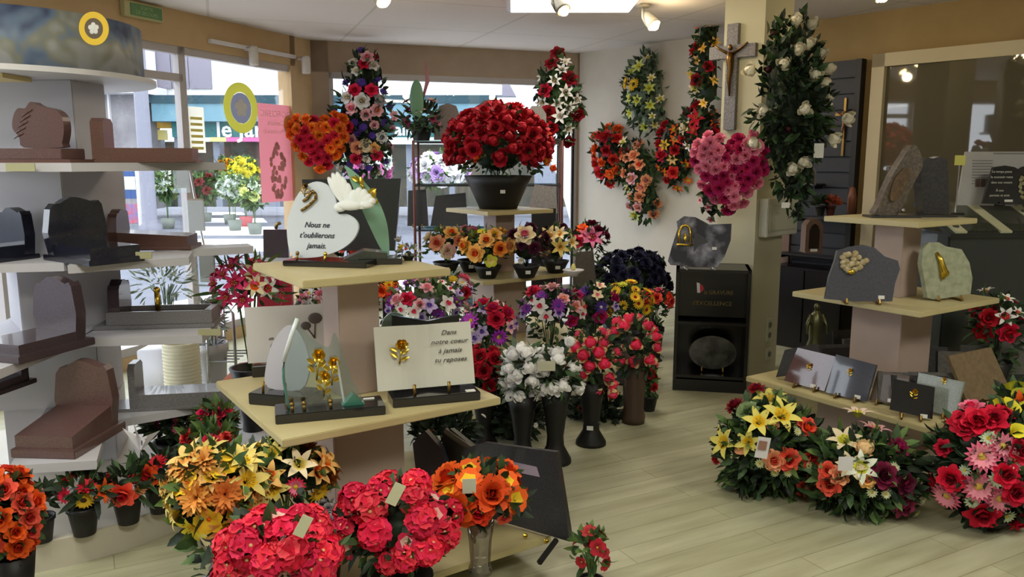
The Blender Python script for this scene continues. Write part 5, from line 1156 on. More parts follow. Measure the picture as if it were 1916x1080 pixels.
# stone plaques standing on the floor behind the middle flowers
def floorpl(label,pts,y_,th,m,rz=0,name='granite_plaque'):
    cx=sum(a for a,b in pts)/len(pts); v=P(cx,500,y_); t=thing(name,label,'granite plaque',(v.x,v.y,0),rz); k=mpp(y_)
    MB().prism([((a-cx)*k/math.cos(rz),P(a,b,y_).z) for a,b in pts],th,0,Matrix.Rotation(R(-3),4,'X')).build('slab',m,t)
    zb_=min(P(a,b,y_).z for a,b in pts); MB().box((0,.1,zb_/2+.02),(.2,.1,max(.05,zb_+.04))).build('stand_block',BLK,t); return t
floorpl('grey brown upright stone slab behind the purple flowers, left of the dark blue flower mass',[(1068,600),(1076,474),(1106,470),(1122,600)],6.1,.06,granite('grey_brown_stone',(82,76,70),(94,88,80),.6,60,0),R(-14))
floorpl('grey stone slab seen under the black pot right of the big roses',[(985,400),(1000,345),(1040,350),(1044,400)],6.6,.05,granite('lattice_grey',(120,116,118),(140,136,136),.6,60,0))
# ---------------------------------------------------------------- colours of the blooms
RED=(186,22,40); DRED=(140,16,34); CRIM=(206,30,66); HOT=(222,40,84); PINK=(232,120,150); PALEP=(232,178,184); CORAL=(236,92,72); CORD=(206,48,44); ORG=(236,96,32); ORD=(206,54,26)
YEL=(238,196,46); PYEL=(228,208,120); CREAMC=(230,214,178); PEACH=(236,164,124); BURG=(112,22,58); BURD=(80,14,44); PURP=(134,52,158); LIL=(192,172,220); WH=(232,230,228); MAG=(186,34,110); NAV=(34,34,66); VIO=(84,56,150); GST=(206,184,60); LIME=(206,210,70); GREYW=(176,170,176); APR=(236,186,110); BRN_=(70,40,30); PLUM=(70,26,54)
def K(kind,*c): return (kind,)+c
def card(t,px,py,y,w,h,rz=0,tilt=0,m=TAG):
    v=P(px,py,y); o=MB().box((0,0,0),(w,.002,h)).build('price_card',m,t); o.location=v-Vector(t.location); o.rotation_euler=(0,tilt,rz)
    return o
def floor_pt(px,py): v=Zp(px,py,0); return v.y
# ---------------------------------------------------------------- left edge and tower platform
bouquet('rose_bouquet','tall bouquet of orange roses cut by the left picture edge','bouquet',(14,965,50,88),2.45,0,[(K('rose',ORG,ORD),26,.036),(K('rose',CORAL,CORD),12,.03)],('urn',.07,.28),seed=2,leaves=160,lsize=.05,zmin=-.8)
def pyb(px,py): v=Zp(px,py,.12); return v.y+.04
bouquet('potted_arrangement','black pot with orange lily, red daisies and a sunflower, leftmost full pot on the platform','potted flowers',(152,918,46,26),2.92,.12,[(K('daisy',RED,RED,BRN_),5,0.041)],('pot',.058,.115),[(K('sunflower',YEL,YEL,BRN_),156,937,0.041),(K('lily',ORG,ORD),192,918,0.046),(K('daisy',CRIM,CRIM,DRED),120,928,0.035)],seed=3,leaves=46,lsize=.08,lw=.3,core=.4,lm=(DGREEN,GREEN))
bouquet('potted_arrangement','black pot with a large coral rose and orange lily, middle pot on the platform','potted flowers',(235,905,42,28),3.02,.12,[(K('daisy',RED,RED,BRN_),3,0.041)],('pot',.057,.11),[(K('rose',CORAL,RED),230,925,0.049),(K('lily',ORG,ORD),198,922,0.049),(K('daisy',PEACH,PEACH,GST),262,918,0.030)],seed=4,leaves=44,lsize=.08,lw=.3,core=.4,lm=(DGREEN,GREEN))
bouquet('potted_arrangement','black pot with red lily, orange rose and sunflower, rightmost pot on the platform','potted flowers',(295,885,46,30),3.12,.12,[(K('daisy',RED,RED,BRN_),5,0.041)],('pot',.055,.11),[(K('rose',ORG,CORD),276,892,0.046),(K('lily',RED,DRED),262,884,0.049),(K('sunflower',YEL,YEL,BRN_),311,902,0.038),(K('daisy',CRIM,CRIM,BRN_),342,893,0.032)],seed=5,leaves=46,lsize=.08,lw=.3,core=.4,lm=(DGREEN,GREEN))
bouquet('potted_arrangement','black pot with small pink blooms behind the orange roses at the platform edge','potted flowers',(72,935,26,22),2.86,.12,[(K('daisy',PINK,PALEP,GST),7,.018)],('pot',.05,.10),seed=6,leaves=40,lsize=.05,core=.4)
t=thing('origami_bird','small white folded bird on a stick under the grey model tomb','figurine',Vector((P(265,825,3.15).x,3.15,.12)))
z=P(265,825,3.15).z-.12; MB().add([(-.075,0,z+.055),(0,-.02,z-.04),(-.02,.03,z+.0),(.08,0,z+.045),(.0,.05,z-.03),(-.03,0,z+.085),(.035,-.02,z+.03)],[(0,1,2),(1,3,2),(2,3,4),(0,2,4),(5,1,2),(6,3,1)]).build('body',WHT,t); MB().tube([(0,0,0),(0,0,z)],.003,5).build('stick',SHINE,t)
bouquet('potted_arrangement','dark green potted plant with pink blooms under the right wing of the fourth tower shelf','potted flowers',(322,796,46,26),3.75,0,[(K('daisy',PINK,PINK,GST),7,.03),(K('rose',MAG,MAG),4,.03)],('pot',.09,.2),seed=7,leaves=130,lsize=.07,lm=(DGREEN,GREEN))
bouquet('potted_arrangement','bright pink and red blooms with green leaves at the tip of the fourth tower shelf','potted flowers',(402,785,32,26),3.5,0,[(K('rose',HOT,MAG),5,.03)],('pot',.08,.2),[(K('rose',HOT,MAG),410,773,.028),(K('rose',RED,CRIM),385,800,.026)],seed=8,leaves=90,lsize=.06,lm=(GREEN,LGREEN))
bouquet('potted_arrangement','loose plant with red balls of bloom above the yellow lilies','potted flowers',(390,825,52,24),3.1,.0,[(K('carnation',RED,CRIM),3,.035)],('pot',.08,.2),[(K('carnation',RED,CORAL),352,817,.04),(K('carnation',RED,CORAL),425,822,.036)],seed=9,leaves=80,lsize=.06,lm=(LGREEN,GREEN),core=.4)
# ---------------------------------------------------------------- yellow bouquets
t=bouquet('lily_bouquet','big bouquet of ochre and yellow lilies in a white cone pot on the floor','bouquet',(402,918,76,76),2.32,0,[(K('lily',APR,YEL),14,.06),(K('lily',PYEL,YEL),16,.06),(K('tuft',(226,166,84),(216,144,66)),16,.055),(K('petunia',YEL,YEL,ORG),8,.045)],('urn',.10,.24),[(K('lily',(240,220,60),YEL),365,985,.055),(K('tuft',(232,168,84),(214,140,60)),370,930,.07),(K('tuft',(216,130,60),(206,120,56)),420,925,.07)],seed=10,leaves=170,lsize=.07,lm=(LGREEN,GREEN,DGREEN),zmin=-.6,potm=WHT)
bouquet('lily_bouquet','wide bouquet of pale yellow lilies and ochre blooms with one pink gerbera beside the column','bouquet',(525,892,96,62),2.58,.12,[(K('lily',PYEL,YEL),22,.06),(K('lily',APR,ORG),10,.055),(K('tuft',(206,130,60),(186,110,50)),16,.06),(K('petunia',YEL,YEL,ORG),7,.05)],('bowl',.14,.14),[(K('lily',CREAMC,PYEL),560,870,.055),(K('lily',PYEL,YEL),510,850,.055),(K('gerbera',HOT,PINK,GST),553,912,.036),(K('daisy',YEL,YEL,GST),598,922,.045)],seed=11,leaves=180,lsize=.06,lm=(LGREEN,GREEN,DGREEN),zmin=-.5)
SIL=mat('silver_filler',(150,146,150),.6,c2=(120,118,124),scale=40)
for (c,y,s,lb) in (((610,978,34,34),2.52,12,'grey silver frosted filler bunch between the two red geranium bouquets'),((425,1012,28,42),2.3,13,'grey silver frosted leaves left of the front red geranium bouquet')):
    bouquet('silver_filler',lb,'filler bunch',c,y,.12 if s==12 else 0,[(K('carnation',GREYW,(150,146,150)),22,.022)],('pot',.05,.12),seed=s,leaves=80,lsize=.04,lm=(SIL,),zmin=-.7,core=.6)
GER=K('geranium',HOT,(240,60,80),(240,210,150)); GER2=K('geranium',CRIM,HOT,(240,210,150)); GER3=K('geranium',(214,34,66),(226,70,84),(240,210,150))
t=bouquet('geranium_bouquet','front bouquet of pink red geranium heads cut by the bottom picture edge','bouquet',(520,1045,112,84),2.12,.12,[(GER,10,.052),(GER2,8,.05),(GER3,6,.05),(K('petunia',HOT,(240,200,190),(240,220,180)),8,.036),(K('petunia',CRIM,(240,180,170),(240,220,180)),8,.036)],('bowl',.12,.10),[(GER,480,985,.05),(GER2,530,1000,.055),(GER,585,1005,.045),(GER2,460,1030,.055),(GER3,540,1030,.06),(GER,610,1035,.05),(GER3,430,1060,.05),(GER,590,1065,.055)],seed=14,leaves=150,lsize=.06,lm=(DGREEN,GREEN),zmin=-.4,core=.55)
card(t,567,985,1.98,.03,.06,.2,.5,mat('card_cream',(206,206,176),.6))
t=bouquet('geranium_bouquet','second bouquet of pink red geranium heads in front of the beech column','bouquet',(740,985,112,82),2.42,.12,[(GER,8,.055),(GER2,7,.052),(GER3,5,.05),(K('petunia',HOT,(240,200,190),(240,220,180)),8,.038),(K('petunia',CRIM,(240,180,170),(240,220,180)),8,.038)],('bowl',.12,.10),[(GER2,660,930,.055),(GER,710,915,.05),(GER3,690,950,.06),(GER3,775,935,.05),(GER,790,975,.055),(GER2,640,990,.045),(GER,800,1030,.055),(GER2,700,1000,.055),(GER3,835,1000,.055),(GER,760,1045,.05)],seed=15,leaves=150,lsize=.06,lm=(DGREEN,GREEN),zmin=-.5,core=.55)
card(t,740,925,2.28,.035,.07,.2,.5,MC['card_cream'])
t=bouquet('orange_bouquet','orange alstroemeria like blooms in a glass vase beside the stickered black plaque','bouquet',(898,925,88,56),2.62,.12,[(K('petunia',ORG,YEL,GST),12,.045),(K('rose',ORG,ORD),8,.05)],('urn',.05,.20),[(K('rose',ORG,ORD),838,895,.055),(K('petunia',ORG,YEL,YEL),835,878,.045),(K('rose',(240,90,36),ORD),920,925,.06),(K('petunia',(240,100,36),YEL,GST),965,935,.05),(K('rose',ORD,RED),895,958,.045),(K('petunia',ORG,YEL,GST),948,900,.045),(K('petunia',CORAL,RED,GST),945,968,.035)],seed=16,leaves=120,lsize=.06,lm=(DGREEN,GREEN),zmin=-.3,potm=glassmat('vase_glass',(255,255,255),.03,.2,(190,180,176)),core=.5)
card(t,878,910,2.5,.045,.05,.1,0,mat('card_grey',(190,192,176),.6))
bouquet('alstroemeria_bouquet','thin red alstroemeria on wiry stems to the right of the bottom shelf corner','bouquet',(1106,1035,34,48),2.72,0,[(K('petunia',(170,40,52),(150,30,40),GST),6,.028)],('pot',.05,.04),[(K('petunia',(196,60,66),(170,40,52),GST),1102,995,.032),(K('petunia',(176,30,50),(150,30,40),GST),1118,1025,.034),(K('petunia',(186,40,52),(150,30,40),GST),1132,1055,.03)],seed=17,leaves=40,lsize=.05,lm=(LGREEN,GREEN),core=.01,stems=16)
# ---------------------------------------------------------------- middle stand
REDR=K('bud',(176,22,42),(140,14,34)); REDB=K('rose',(176,20,40),DRED)
t=bouquet('rose_bowl','large dome of dark red roses in a black bowl topping the middle stand','bouquet',(932,278,96,76),5.9,1.2,[(REDR,86,.050),(REDB,70,.050),(K('bud',ORG,ORD),10,.036)],('bowl',.25,.24),[(K('bud',ORG,YEL),1022,300,.04),(K('bud',ORG,ORD),1035,315,.035)],seed=18,leaves=300,lsize=.07,lm=(GREEN,DGREEN,LGREEN),zmin=-.3,ry=84,price=.15)
SP=[
('small black bowl of peach and cream roses at the left corner of the middle stand',(835,462,38,32),5.72,[(K('rose',PEACH,CORAL),4,.05),(K('rose',CREAMC,PALEP),4,.05)],[(K('rose',PEACH,CORAL),818,455,.055),(K('rose',APR,ORG),845,437,.055),(K('carnation',CREAMC,PALEP),838,470,.062)],21),
('small black bowl of plum and pink blooms, second from the left on the middle stand',(880,455,30,30),5.85,[(K('rose',PLUM,BURD),5,.04),(K('carnation',PINK,PALEP),3,.045)],[(K('carnation',PINK,PALEP),884,432,.05),(K('daisy',WH,WH,GST),862,455,.03),(K('rose',PLUM,BURD),868,470,.035)],22),
('black bowl of yellow edged orange roses at the front corner of the middle stand',(912,468,44,40),5.52,[(K('rose',(236,180,80),ORG),5,.05),(K('petunia',LIME,YEL,GST),3,.045)],[(K('rose',(240,190,100),(240,110,60)),890,474,.058),(K('rose',APR,ORG),910,450,.052),(K('rose',(240,150,60),CORD),935,466,.05),(K('petunia',LIME,PYEL,GST),918,488,.05),(K('rose',APR,YEL),925,440,.05)],23),
('black bowl with a cream pink edged rose and plum foliage on the middle stand',(985,465,42,42),5.55,[(K('carnation',PLUM,BURD),8,.045)],[(K('rose',CREAMC,PINK),982,440,.066),(K('rose',APR,PEACH),955,460,.05),(K('daisy',WH,WH,GST),975,488,.03),(K('carnation',BURD,PLUM),1000,465,.05)],24),
('black bowl of pale yellow lilies at the right corner of the middle stand',(1040,460,38,38),5.8,[(K('lily',CREAMC,APR),4,.06),(K('carnation',PLUM,BURD),4,.04)],[(K('lily',(236,208,150),APR),1028,442,.075),(K('lily',PYEL,APR),1048,462,.07),(K('rose',APR,ORG),1018,468,.045)],25)]
for lb,c,y,sp,li,sd in SP: bouquet('flower_bowl',lb,'flower bowl',c,y,.74,sp,('bowl',.10,.09),li,seed=sd,leaves=90,lsize=.05,lm=(GREEN,LGREEN) if sd!=24 else (DGREEN,mat('plum_leaf',(62,28,48),.6)),zmin=-.1,price=.1,core=.6)
bouquet('lily_bouquet','tall bouquet of striped pink lily with burgundy roses against the white wall','bouquet',(1102,450,34,28),6.45,0,[(K('rose',BURG,BURD),6,.05),(K('lily',PINK,MAG),4,.06)],('vase',.09,.5),[(K('lily',(214,120,160),MAG),1108,445,.085),(K('rose',ORG,PEACH),1090,428,.045),(K('rose',CRIM,BURG),1080,452,.05)],seed=26,leaves=60,lsize=.08,lw=.3)
# floor row
MIXP=[(K('orchid',WH,HOT,GST),8,.045),(K('orchid',LIL,VIO,GST),9,.042),(K('daisy',PURP,VIO,GST),6,.05),(K('rose',CRIM,HOT),5,.04),(K('rose',PALEP,PINK),5,.04)]
bouquet('mixed_bouquet','wide lilac, white and pink mixed bouquet directly behind the white book plaque','bouquet',(795,568,76,44),4.75,0,MIXP,('vase',.10,.36),[(K('orchid',WH,HOT,GST),838,568,.06),(K('orchid',LIL,VIO,GST),803,572,.055),(K('rose',HOT,CRIM),762,560,.045),(K('orchid',WH,HOT,GST),775,583,.05),(K('daisy',PURP,VIO,VIO),820,590,.05),(K('orchid',LIL,VIO,GST),852,585,.045)],seed=27,leaves=120,lsize=.06,lm=(GREEN,LGREEN),zmin=-.3,ry=100)
bouquet('mixed_bouquet','pink and pale lilac mixed bouquet under the right tip of the upper front shelf','bouquet',(835,540,52,26),5.25,0,[(K('rose',PINK,HOT),9,.042),(K('orchid',LIL,VIO,GST),9,.04),(K('daisy',WH,YEL,YEL),5,.04)],('vase',.10,.4),[(K('rose',PINK,PALEP),815,520,.045),(K('daisy',YEL,YEL,GST),848,522,.04),(K('daisy',WH,YEL,YEL),865,528,.045),(K('daisy',PURP,MAG,VIO),862,560,.055),(K('rose',CRIM,RED),870,548,.04)],seed=28,leaves=80,lsize=.06,lm=(GREEN,GGREEN),zmin=-.3)
bouquet('mixed_bouquet','bouquet of purple daisies with a red rose standing under the middle stand front corner','bouquet',(914,612,52,48),4.45,0,[(K('orchid',LIL,VIO,GST),9,.042),(K('daisy',PURP,MAG,VIO),5,.05),(K('orchid',PALEP,BURG,GST),7,.042),(K('rose',CRIM,MAG),3,.042)],('vase',.10,.34),[(K('daisy',(190,70,196),PURP,GST),880,600,.06),(K('daisy',(160,50,180),PURP,GST),934,632,.055),(K('rose',CRIM,DRED),928,598,.048),(K('orchid',LIL,VIO,GST),902,620,.045),(K('orchid',PALEP,VIO,GST),955,612,.045),(K('orchid',LIL,VIO,GST),905,578,.045)],seed=29,leaves=110,lsize=.06,lm=(GREEN,GGREEN),zmin=-.4)
bouquet('mixed_bouquet','wide bouquet of white orchids and purple blooms right of the middle stand column','bouquet',(1030,580,62,44),4.95,0,[(K('orchid',WH,HOT,GST),10,.046),(K('orchid',LIL,VIO,GST),8,.042),(K('rose',PALEP,PEACH),6,.042),(K('daisy',PURP,VIO,VIO),5,.048)],('vase',.10,.36),[(K('orchid',WH,HOT,GST),1010,573,.06),(K('orchid',WH,HOT,GST),1022,592,.055),(K('orchid',CREAMC,CORAL,GST),1092,575,.06),(K('rose',CRIM,MAG),998,545,.045),(K('daisy',PURP,MAG,VIO),1045,572,.055),(K('rose',MAG,CRIM),1070,600,.04)],seed=30,leaves=120,lsize=.06,lm=(GREEN,DGREEN),zmin=-.3)
bouquet('mixed_bouquet','violet, cream and magenta bouquet in front of the grey brown upright slab','bouquet',(1110,572,48,40),5.25,0,[(K('orchid',CREAMC,PINK,GST),8,.044),(K('orchid',LIL,VIO,GST),6,.042),(K('rose',MAG,BURG),5,.042)],('vase',.10,.36),[(K('daisy',VIO,PURP,VIO),1095,545,.05),(K('daisy',VIO,PURP,WH),1125,575,.05),(K('rose',MAG,CRIM),1123,592,.045),(K('orchid',CREAMC,PINK,GST),1118,552,.045)],seed=31,leaves=100,lsize=.06,lm=(GREEN,DGREEN),zmin=-.3)
bouquet('sunflower_bouquet','bouquet of small yellow red centred daisies before the dark blue flower mass','bouquet',(1172,570,50,42),5.5,0,[(K('sunflower',YEL,ORG,DRED),13,.042),(K('daisy',YEL,YEL,BRN_),7,.042)],('vase',.10,.36),[(K('sunflower',YEL,ORG,DRED),1195,568,.045),(K('sunflower',YEL,YEL,BRN_),1150,545,.05),(K('daisy',LIME,WH,GST),1165,532,.04)],seed=32,leaves=130,lsize=.05,lm=(DGREEN,LGREEN,GREEN),zmin=-.4)
bouquet('orange_bouquet','small orange and yellow bouquet just right of the front left stand upper column','bouquet',(724,540,20,20),5.3,0,[(K('rose',ORG,ORD),7,.04),(K('daisy',YEL,ORG,ORD),4,.04)],('vase',.07,.36),seed=33,leaves=50,lsize=.05,lm=(DGREEN,GREEN))
bouquet('orange_bouquet','low red orange blooms showing between the heart plaque and the leaf plaque','bouquet',(655,462,26,14),5.9,0,[(K('rose',CORAL,ORG),10,.05)],('vase',.07,.5),seed=34,leaves=40,lsize=.06)
WT=K('bud',(246,245,246),(238,236,234)); PT=K('bud',(232,52,92),(240,80,110),(226,206,150)); 
t=bouquet('rose_bouquet','bunch of dark red roses just right of the white book plaque','bouquet',(905,692,38,42),4.2,0,[(REDB,16,.040)],('vase',.08,.36),[(REDB,898,668,.045),(REDB,925,672,.045),(REDB,905,695,.042),(REDB,938,700,.042),(REDB,915,722,.04)],seed=35,leaves=100,lsize=.06,lm=(DGREEN,GREEN),zmin=-.6)
t=bouquet('tulip_bouquet','bouquet of white tulips in a black flared vase, left one with most blooms','bouquet',(978,698,42,52),4.0,0,[(WT,14,.040)],('vase',.085,.36),[(WT,960,665,.043),(WT,985,660,.043),(WT,952,690,.042),(WT,990,688,.045),(WT,968,702,.042),(WT,995,713,.042),(WT,955,742,.042),(WT,1000,740,.044),(WT,975,655,.04),(WT,957,708,.04)],seed=36,leaves=110,lsize=.06,lm=(GREEN,GGREEN),zmin=-.8,core=.42)
card(t,1022,685,3.85,.09,.05,0,0,mat('card_creamy',(196,194,170),.6))
t=bouquet('tulip_bouquet','bouquet of white tulips beside the pink ones, in the black vase nearest the open floor','bouquet',(1040,700,42,50),3.98,0,[(WT,8,.040)],('vase',.085,.40),[(WT,1012,660,.04),(WT,1040,662,.042),(WT,1018,695,.040),(WT,1036,725,.046),(WT,1022,728,.044),(WT,1082,725,.046),(WT,1070,690,.04),(WT,1066,640,.038),(WT,1045,672,.04)],seed=37,leaves=120,lsize=.06,lm=(DGREEN,GREEN),zmin=-.8,core=.42)
bouquet('tulip_bouquet','bouquet of two tone pink tulips in a black vase with a white tag','bouquet',(1108,672,48,56),4.25,0,[(PT,14,.038)],('vase',.085,.36),[(PT,1078,650,.04),(PT,1105,642,.04),(PT,1092,665,.04),(PT,1120,660,.042),(PT,1072,675,.04),(PT,1103,685,.04),(PT,1130,680,.042),(PT,1090,698,.04),(PT,1138,705,.04),(PT,1118,730,.042),(PT,1146,736,.04),(PT,1145,720,.038)],seed=38,leaves=120,lsize=.06,lm=(DGREEN,GREEN),zmin=-.8,core=.42,price=-.2)
bouquet('tulip_bouquet','bouquet of two tone pink tulips in a tall brown vase beside the open floor','bouquet',(1188,650,48,58),4.62,0,[(PT,12,.038)],('urn',.085,.42),[(PT,1155,603,.042),(PT,1178,598,.045),(PT,1211,610,.042),(PT,1140,628,.042),(PT,1152,622,.042),(PT,1226,630,.04),(PT,1190,645,.04),(PT,1162,676,.04),(PT,1185,676,.04),(PT,1228,650,.036),(PT,1215,672,.042)],seed=39,leaves=110,lsize=.06,lm=(DGREEN,GREEN),zmin=-.8,core=.42,potm=mat('brown_vase',(74,56,46),.4))
bouquet('leafy_plant','narrow leafy plant with small red blooms behind the brown vase','potted flowers',(1214,718,12,36),4.85,0,[(K('rose',RED,DRED),5,.03)],('pot',.06,.1),seed=40,leaves=70,lsize=.05,lm=(LGREEN,GREEN))
bouquet('leafy_plant','dark leafy plants with tiny yellow and orange fruits behind the plaques on the bottom shelf','potted flowers',(835,800,60,24),3.75,0,[(K('berry',YEL,ORG),4,.02),(K('berry',ORG,ORD),3,.02)],('pot',.09,.14),[(K('berry',YEL,YEL),802,790,.022),(K('berry',ORG,ORD),825,788,.022),(K('daisy',WH,WH,GST),855,790,.02),(K('daisy',WH,WH,GST),905,778,.018)],seed=41,leaves=220,lsize=.06,lm=(DGREEN,),ry=60)
bouquet('leafy_plant','dark leafy clump between the black flared vases under the white tulips','potted flowers',(960,782,62,36),4.35,0,[(K('daisy',WH,WH,GST),3,.02)],('pot',.08,.1),seed=76,leaves=260,lsize=.07,lm=(DGREEN,),ry=60,core=.7)
bouquet('leafy_plant','dark leafy clump behind the brown vase under the pink tulips','potted flowers',(1118,765,56,34),4.75,0,[(K('rose',DRED,BURD),3,.025)],('pot',.08,.1),seed=77,leaves=260,lsize=.07,lm=(DGREEN,),ry=60,core=.7)
bouquet('dark_blue_mass','large rounded mass of dark navy blue artificial flowers against the right wall','flower mass',(1182,525,68,58),6.75,0,[(K('carnation',NAV,(26,26,52)),70,.06),(K('daisy',(44,46,84),NAV,NAV),20,.05)],('box',.22,.2),seed=42,leaves=260,lsize=.08,lm=(mat('navy_leaf',(24,26,44),.6),DGREEN),zmin=-.9,core=.8,ry=60)
bouquet('rose_bouquet','low pink and coral blooms on the floor left of the black cabinet','bouquet',(1225,562,30,18),6.2,0,[(K('rose',CORAL,CRIM),7,.045),(K('rose',PINK,CRIM),4,.04)],('pot',.08,.25),seed=43,leaves=90,lsize=.06,lm=(DGREEN,GREEN))
# left behind the front stand
GLX=K('lily',(226,60,112),(190,30,84))
bouquet('gladiolus_bouquet','tall bunch of pink gladioli with white and yellow orchids in front of the red panel','bouquet',(462,536,62,50),4.2,0,[(GLX,16,.055),(K('lily',(240,190,200),HOT),6,.05)],('vase',.11,.45),[(GLX,440,530,.06),(GLX,465,520,.06),(GLX,425,555,.055),(GLX,455,560,.06),(K('lily',CREAMC,YEL),478,510,.06),(K('lily',CREAMC,ORG),477,535,.06),(K('lily',WH,CRIM),500,540,.055),(K('lily',WH,CRIM),508,515,.05),(GLX,410,575,.05),(GLX,435,500,.05)],seed=44,skirt=0,leaves=44,lsize=.13,lw=.16,lm=(LGREEN,GREEN),zmin=-.4,stems=18,core=.4)
bouquet('rose_bouquet','white and magenta blooms glimpsed left of the front stand column','bouquet',(596,566,32,30),4.55,0,[(K('rose',WH,CREAMC),9,.042),(K('rose',MAG,HOT),6,.04),(K('rose',PINK,PALEP),4,.035)],('vase',.08,.35),[(K('rose',WH,CREAMC),575,575,.045),(K('daisy',WH,LIL,GST),578,548,.045),(K('rose',MAG,CRIM),590,580,.04),(K('rose',CORAL,RED),622,568,.04)],seed=45,leaves=70,lsize=.06,lm=(DGREEN,GREEN))
bouquet('silver_filler','small silver balls with yellow and red berries at the rear of the upper front shelf','table decoration',(764,474,22,18),3.22,1.15,[(K('berry',GREYW,WH),7,.014),(K('berry',(196,196,120),GREYW),5,.012)],('pot',.025,.02),[(K('daisy',YEL,YEL,GST),750,462,.018),(K('berry',CORAL,RED),760,466,.012),(K('bud',GREYW,WH),745,448,.016)],seed=46,leaves=24,lsize=.025,lm=(SIL,LGREEN),core=.3)
bouquet('sage_plant','grey green wispy potted plant by the left window','potted plant',(308,535,58,46),5.1,0,[],('box',.16,.35),seed=47,skirt=0,leaves=80,lsize=.09,lw=.18,lm=(GGREEN,mat('pale_sage',(170,180,166),.6)),core=.01,stems=30,potm=WHT)
bouquet('sage_plant','small pale silver plant left of the chrome rack','potted plant',(392,590,28,24),5.0,0,[],('pot',.1,.4),seed=48,leaves=90,lsize=.07,lw=.25,lm=(MC['pale_sage'],SIL),core=.3,potm=WHT)
# ---------------------------------------------------------------- etagere top, sprays, hearts and wall pieces
t=bouquet('potted_arrangement','potted arrangement with a big oval green leaf and burgundy orchids on top of the etagere','potted flowers',(788,228,34,28),7.05,ez[0]+.006,[(K('orchid',BURG,BURD,GST),6,.05),(K('lily',PALEP,PINK),3,.055)],('pot',.10,.12),[(K('orchid',MAG,BURG,GST),764,205,.06),(K('orchid',BURG,BURD,GST),760,190,.05),(K('lily',PALEP,PINK),808,190,.06),(K('orchid',BURG,BURD,GST),810,222,.05)],seed=50,leaves=110,lsize=.10,lw=.3,lm=(DGREEN,GREEN),core=.5)
k=mpp(6.9); B=MB(); B.ball((-.02,-.12,.33),(13*k,.015,38*k),0,14,rings=10); B.build('oval_leaf',mat('cactus_green',(78,116,88),.5),t,True)
MB().tube([(0,0,.3),(.06,0,.5),(.045,0,.68)],[.01,.02,.003],6).build('pink_spike',mat('spike_pink',(150,96,104),.6),t,True)
# tall standing spray left of the back window
o1=[(683,90),(700,100),(712,130),(716,165),(730,200),(736,240),(730,280),(722,310),(700,328),(665,326),(640,312),(630,280),(622,245),(630,200),(645,160),(655,125),(668,98)]
YS=7.95
spr=spray('standing_spray','tall oval standing spray of white, pink and red roses with violet flowers, window behind','funeral spray',(682,215),YS,o1,R(4),.16,[(K('rose',WH,CREAMC),6,.045),(K('daisy',VIO,(60,36,110),VIO),26,.05),(K('rose',PALEP,PINK),4,.045)],
 [(K('rose',PALEP,PINK),690,112,.06),(K('rose',CRIM,DRED),684,125,.05),(K('rose',CRIM,DRED),702,110,.04),(K('rose',WH,CREAMC),670,137,.045),(K('rose',HOT,CRIM),668,172,.06),(K('rose',HOT,CRIM),698,172,.06),(K('rose',WH,CREAMC),655,185,.06),(K('rose',WH,CREAMC),681,192,.07),(K('rose',GREYW,WH),712,190,.06),(K('rose',PALEP,PINK),663,205,.06),(K('rose',PALEP,PINK),689,217,.055),(K('rose',PALEP,PEACH),707,208,.06),(K('rose',WH,GREYW),716,257,.055),(K('rose',PEACH,PALEP),672,277,.06),(K('rose',CREAMC,WH),688,273,.06),(K('rose',APR,PEACH),703,277,.055),(K('rose',HOT,CRIM),670,296,.055),(K('rose',HOT,CRIM),708,290,.055),(K('rose',PALEP,WH),738,218,.045),(K('rose',WH,WH),672,335,.04)],seed=51,leaves=330,lsize=.10,lm=(DGREEN,DGREEN,GREEN),lw=.42)
C=spr.location; MB().tube([(0,.05,-C.z+.02),(0,.05,.5)],.014,8).tube([(0,.05,-C.z+1.0),(-.25,.0,-C.z)],.012,6).tube([(0,.05,-C.z+1.0),(.25,.0,-C.z)],.012,6).tube([(0,.05,-C.z+1.0),(.0,.14,-C.z)],.012,6).build('easel_leg',IRD,spr,True)
o2=[(1048,100),(1058,112),(1062,135),(1072,158),(1084,175),(1082,205),(1076,235),(1066,262),(1050,270),(1030,262),(1014,240),(1006,205),(1006,175),(1016,150),(1024,125),(1034,118),(1042,102)]
spr=spray('standing_spray','narrow standing spray of dark red roses and white lilies, right end of back window','funeral spray',(1045,190),7.35,o2,R(0),.13,[(K('rose',(150,24,40),DRED),14,.06),(K('lily',WH,GREYW),12,.06)],[(K('lily',WH,WH),1056,120,.06),(K('lily',WH,GREYW),1050,135,.06),(K('rose',DRED,DRED),1064,150,.07),(K('rose',CRIM,DRED),1020,172,.06),(K('lily',WH,GREYW),1055,175,.07),(K('lily',WH,GREYW),1046,220,.07),(K('rose',RED,DRED),1030,240,.06)],seed=52,leaves=220,lsize=.10,lm=(DGREEN,GREEN))
C=spr.location; MB().tube([(0,.05,-C.z+.02),(.02,.05,.3)],.022,8).lathe([(.001,0),(.2,0),(.2,.02),(.001,.03)],20,0,Matrix.Translation((0,.05,-C.z)),cap=False).build('stand_pole',IRD,spr,True)
def heart(cx,cy,w,h): 
    pts=[(0,-.32),(.12,-.44),(.28,-.5),(.42,-.44),(.5,-.28),(.48,-.05),(.38,.15),(.22,.34),(.02,.5),(-.2,.34),(-.38,.14),(-.48,-.05),(-.5,-.28),(-.42,-.44),(-.28,-.5),(-.12,-.44)]
    return [(cx+a*w,cy+b*h) for a,b in pts]
spray('heart_wreath','orange and red heart shaped flower wreath on the wall between the two windows','heart wreath',(598,266),7.72,heart(598,267,108,98),R(8),.10,[(K('carnation',ORG,(240,150,40)),62,.062),(K('carnation',CRIM,RED),40,.062)],seed=53,leaves=40,lsize=.05,sep=.5)
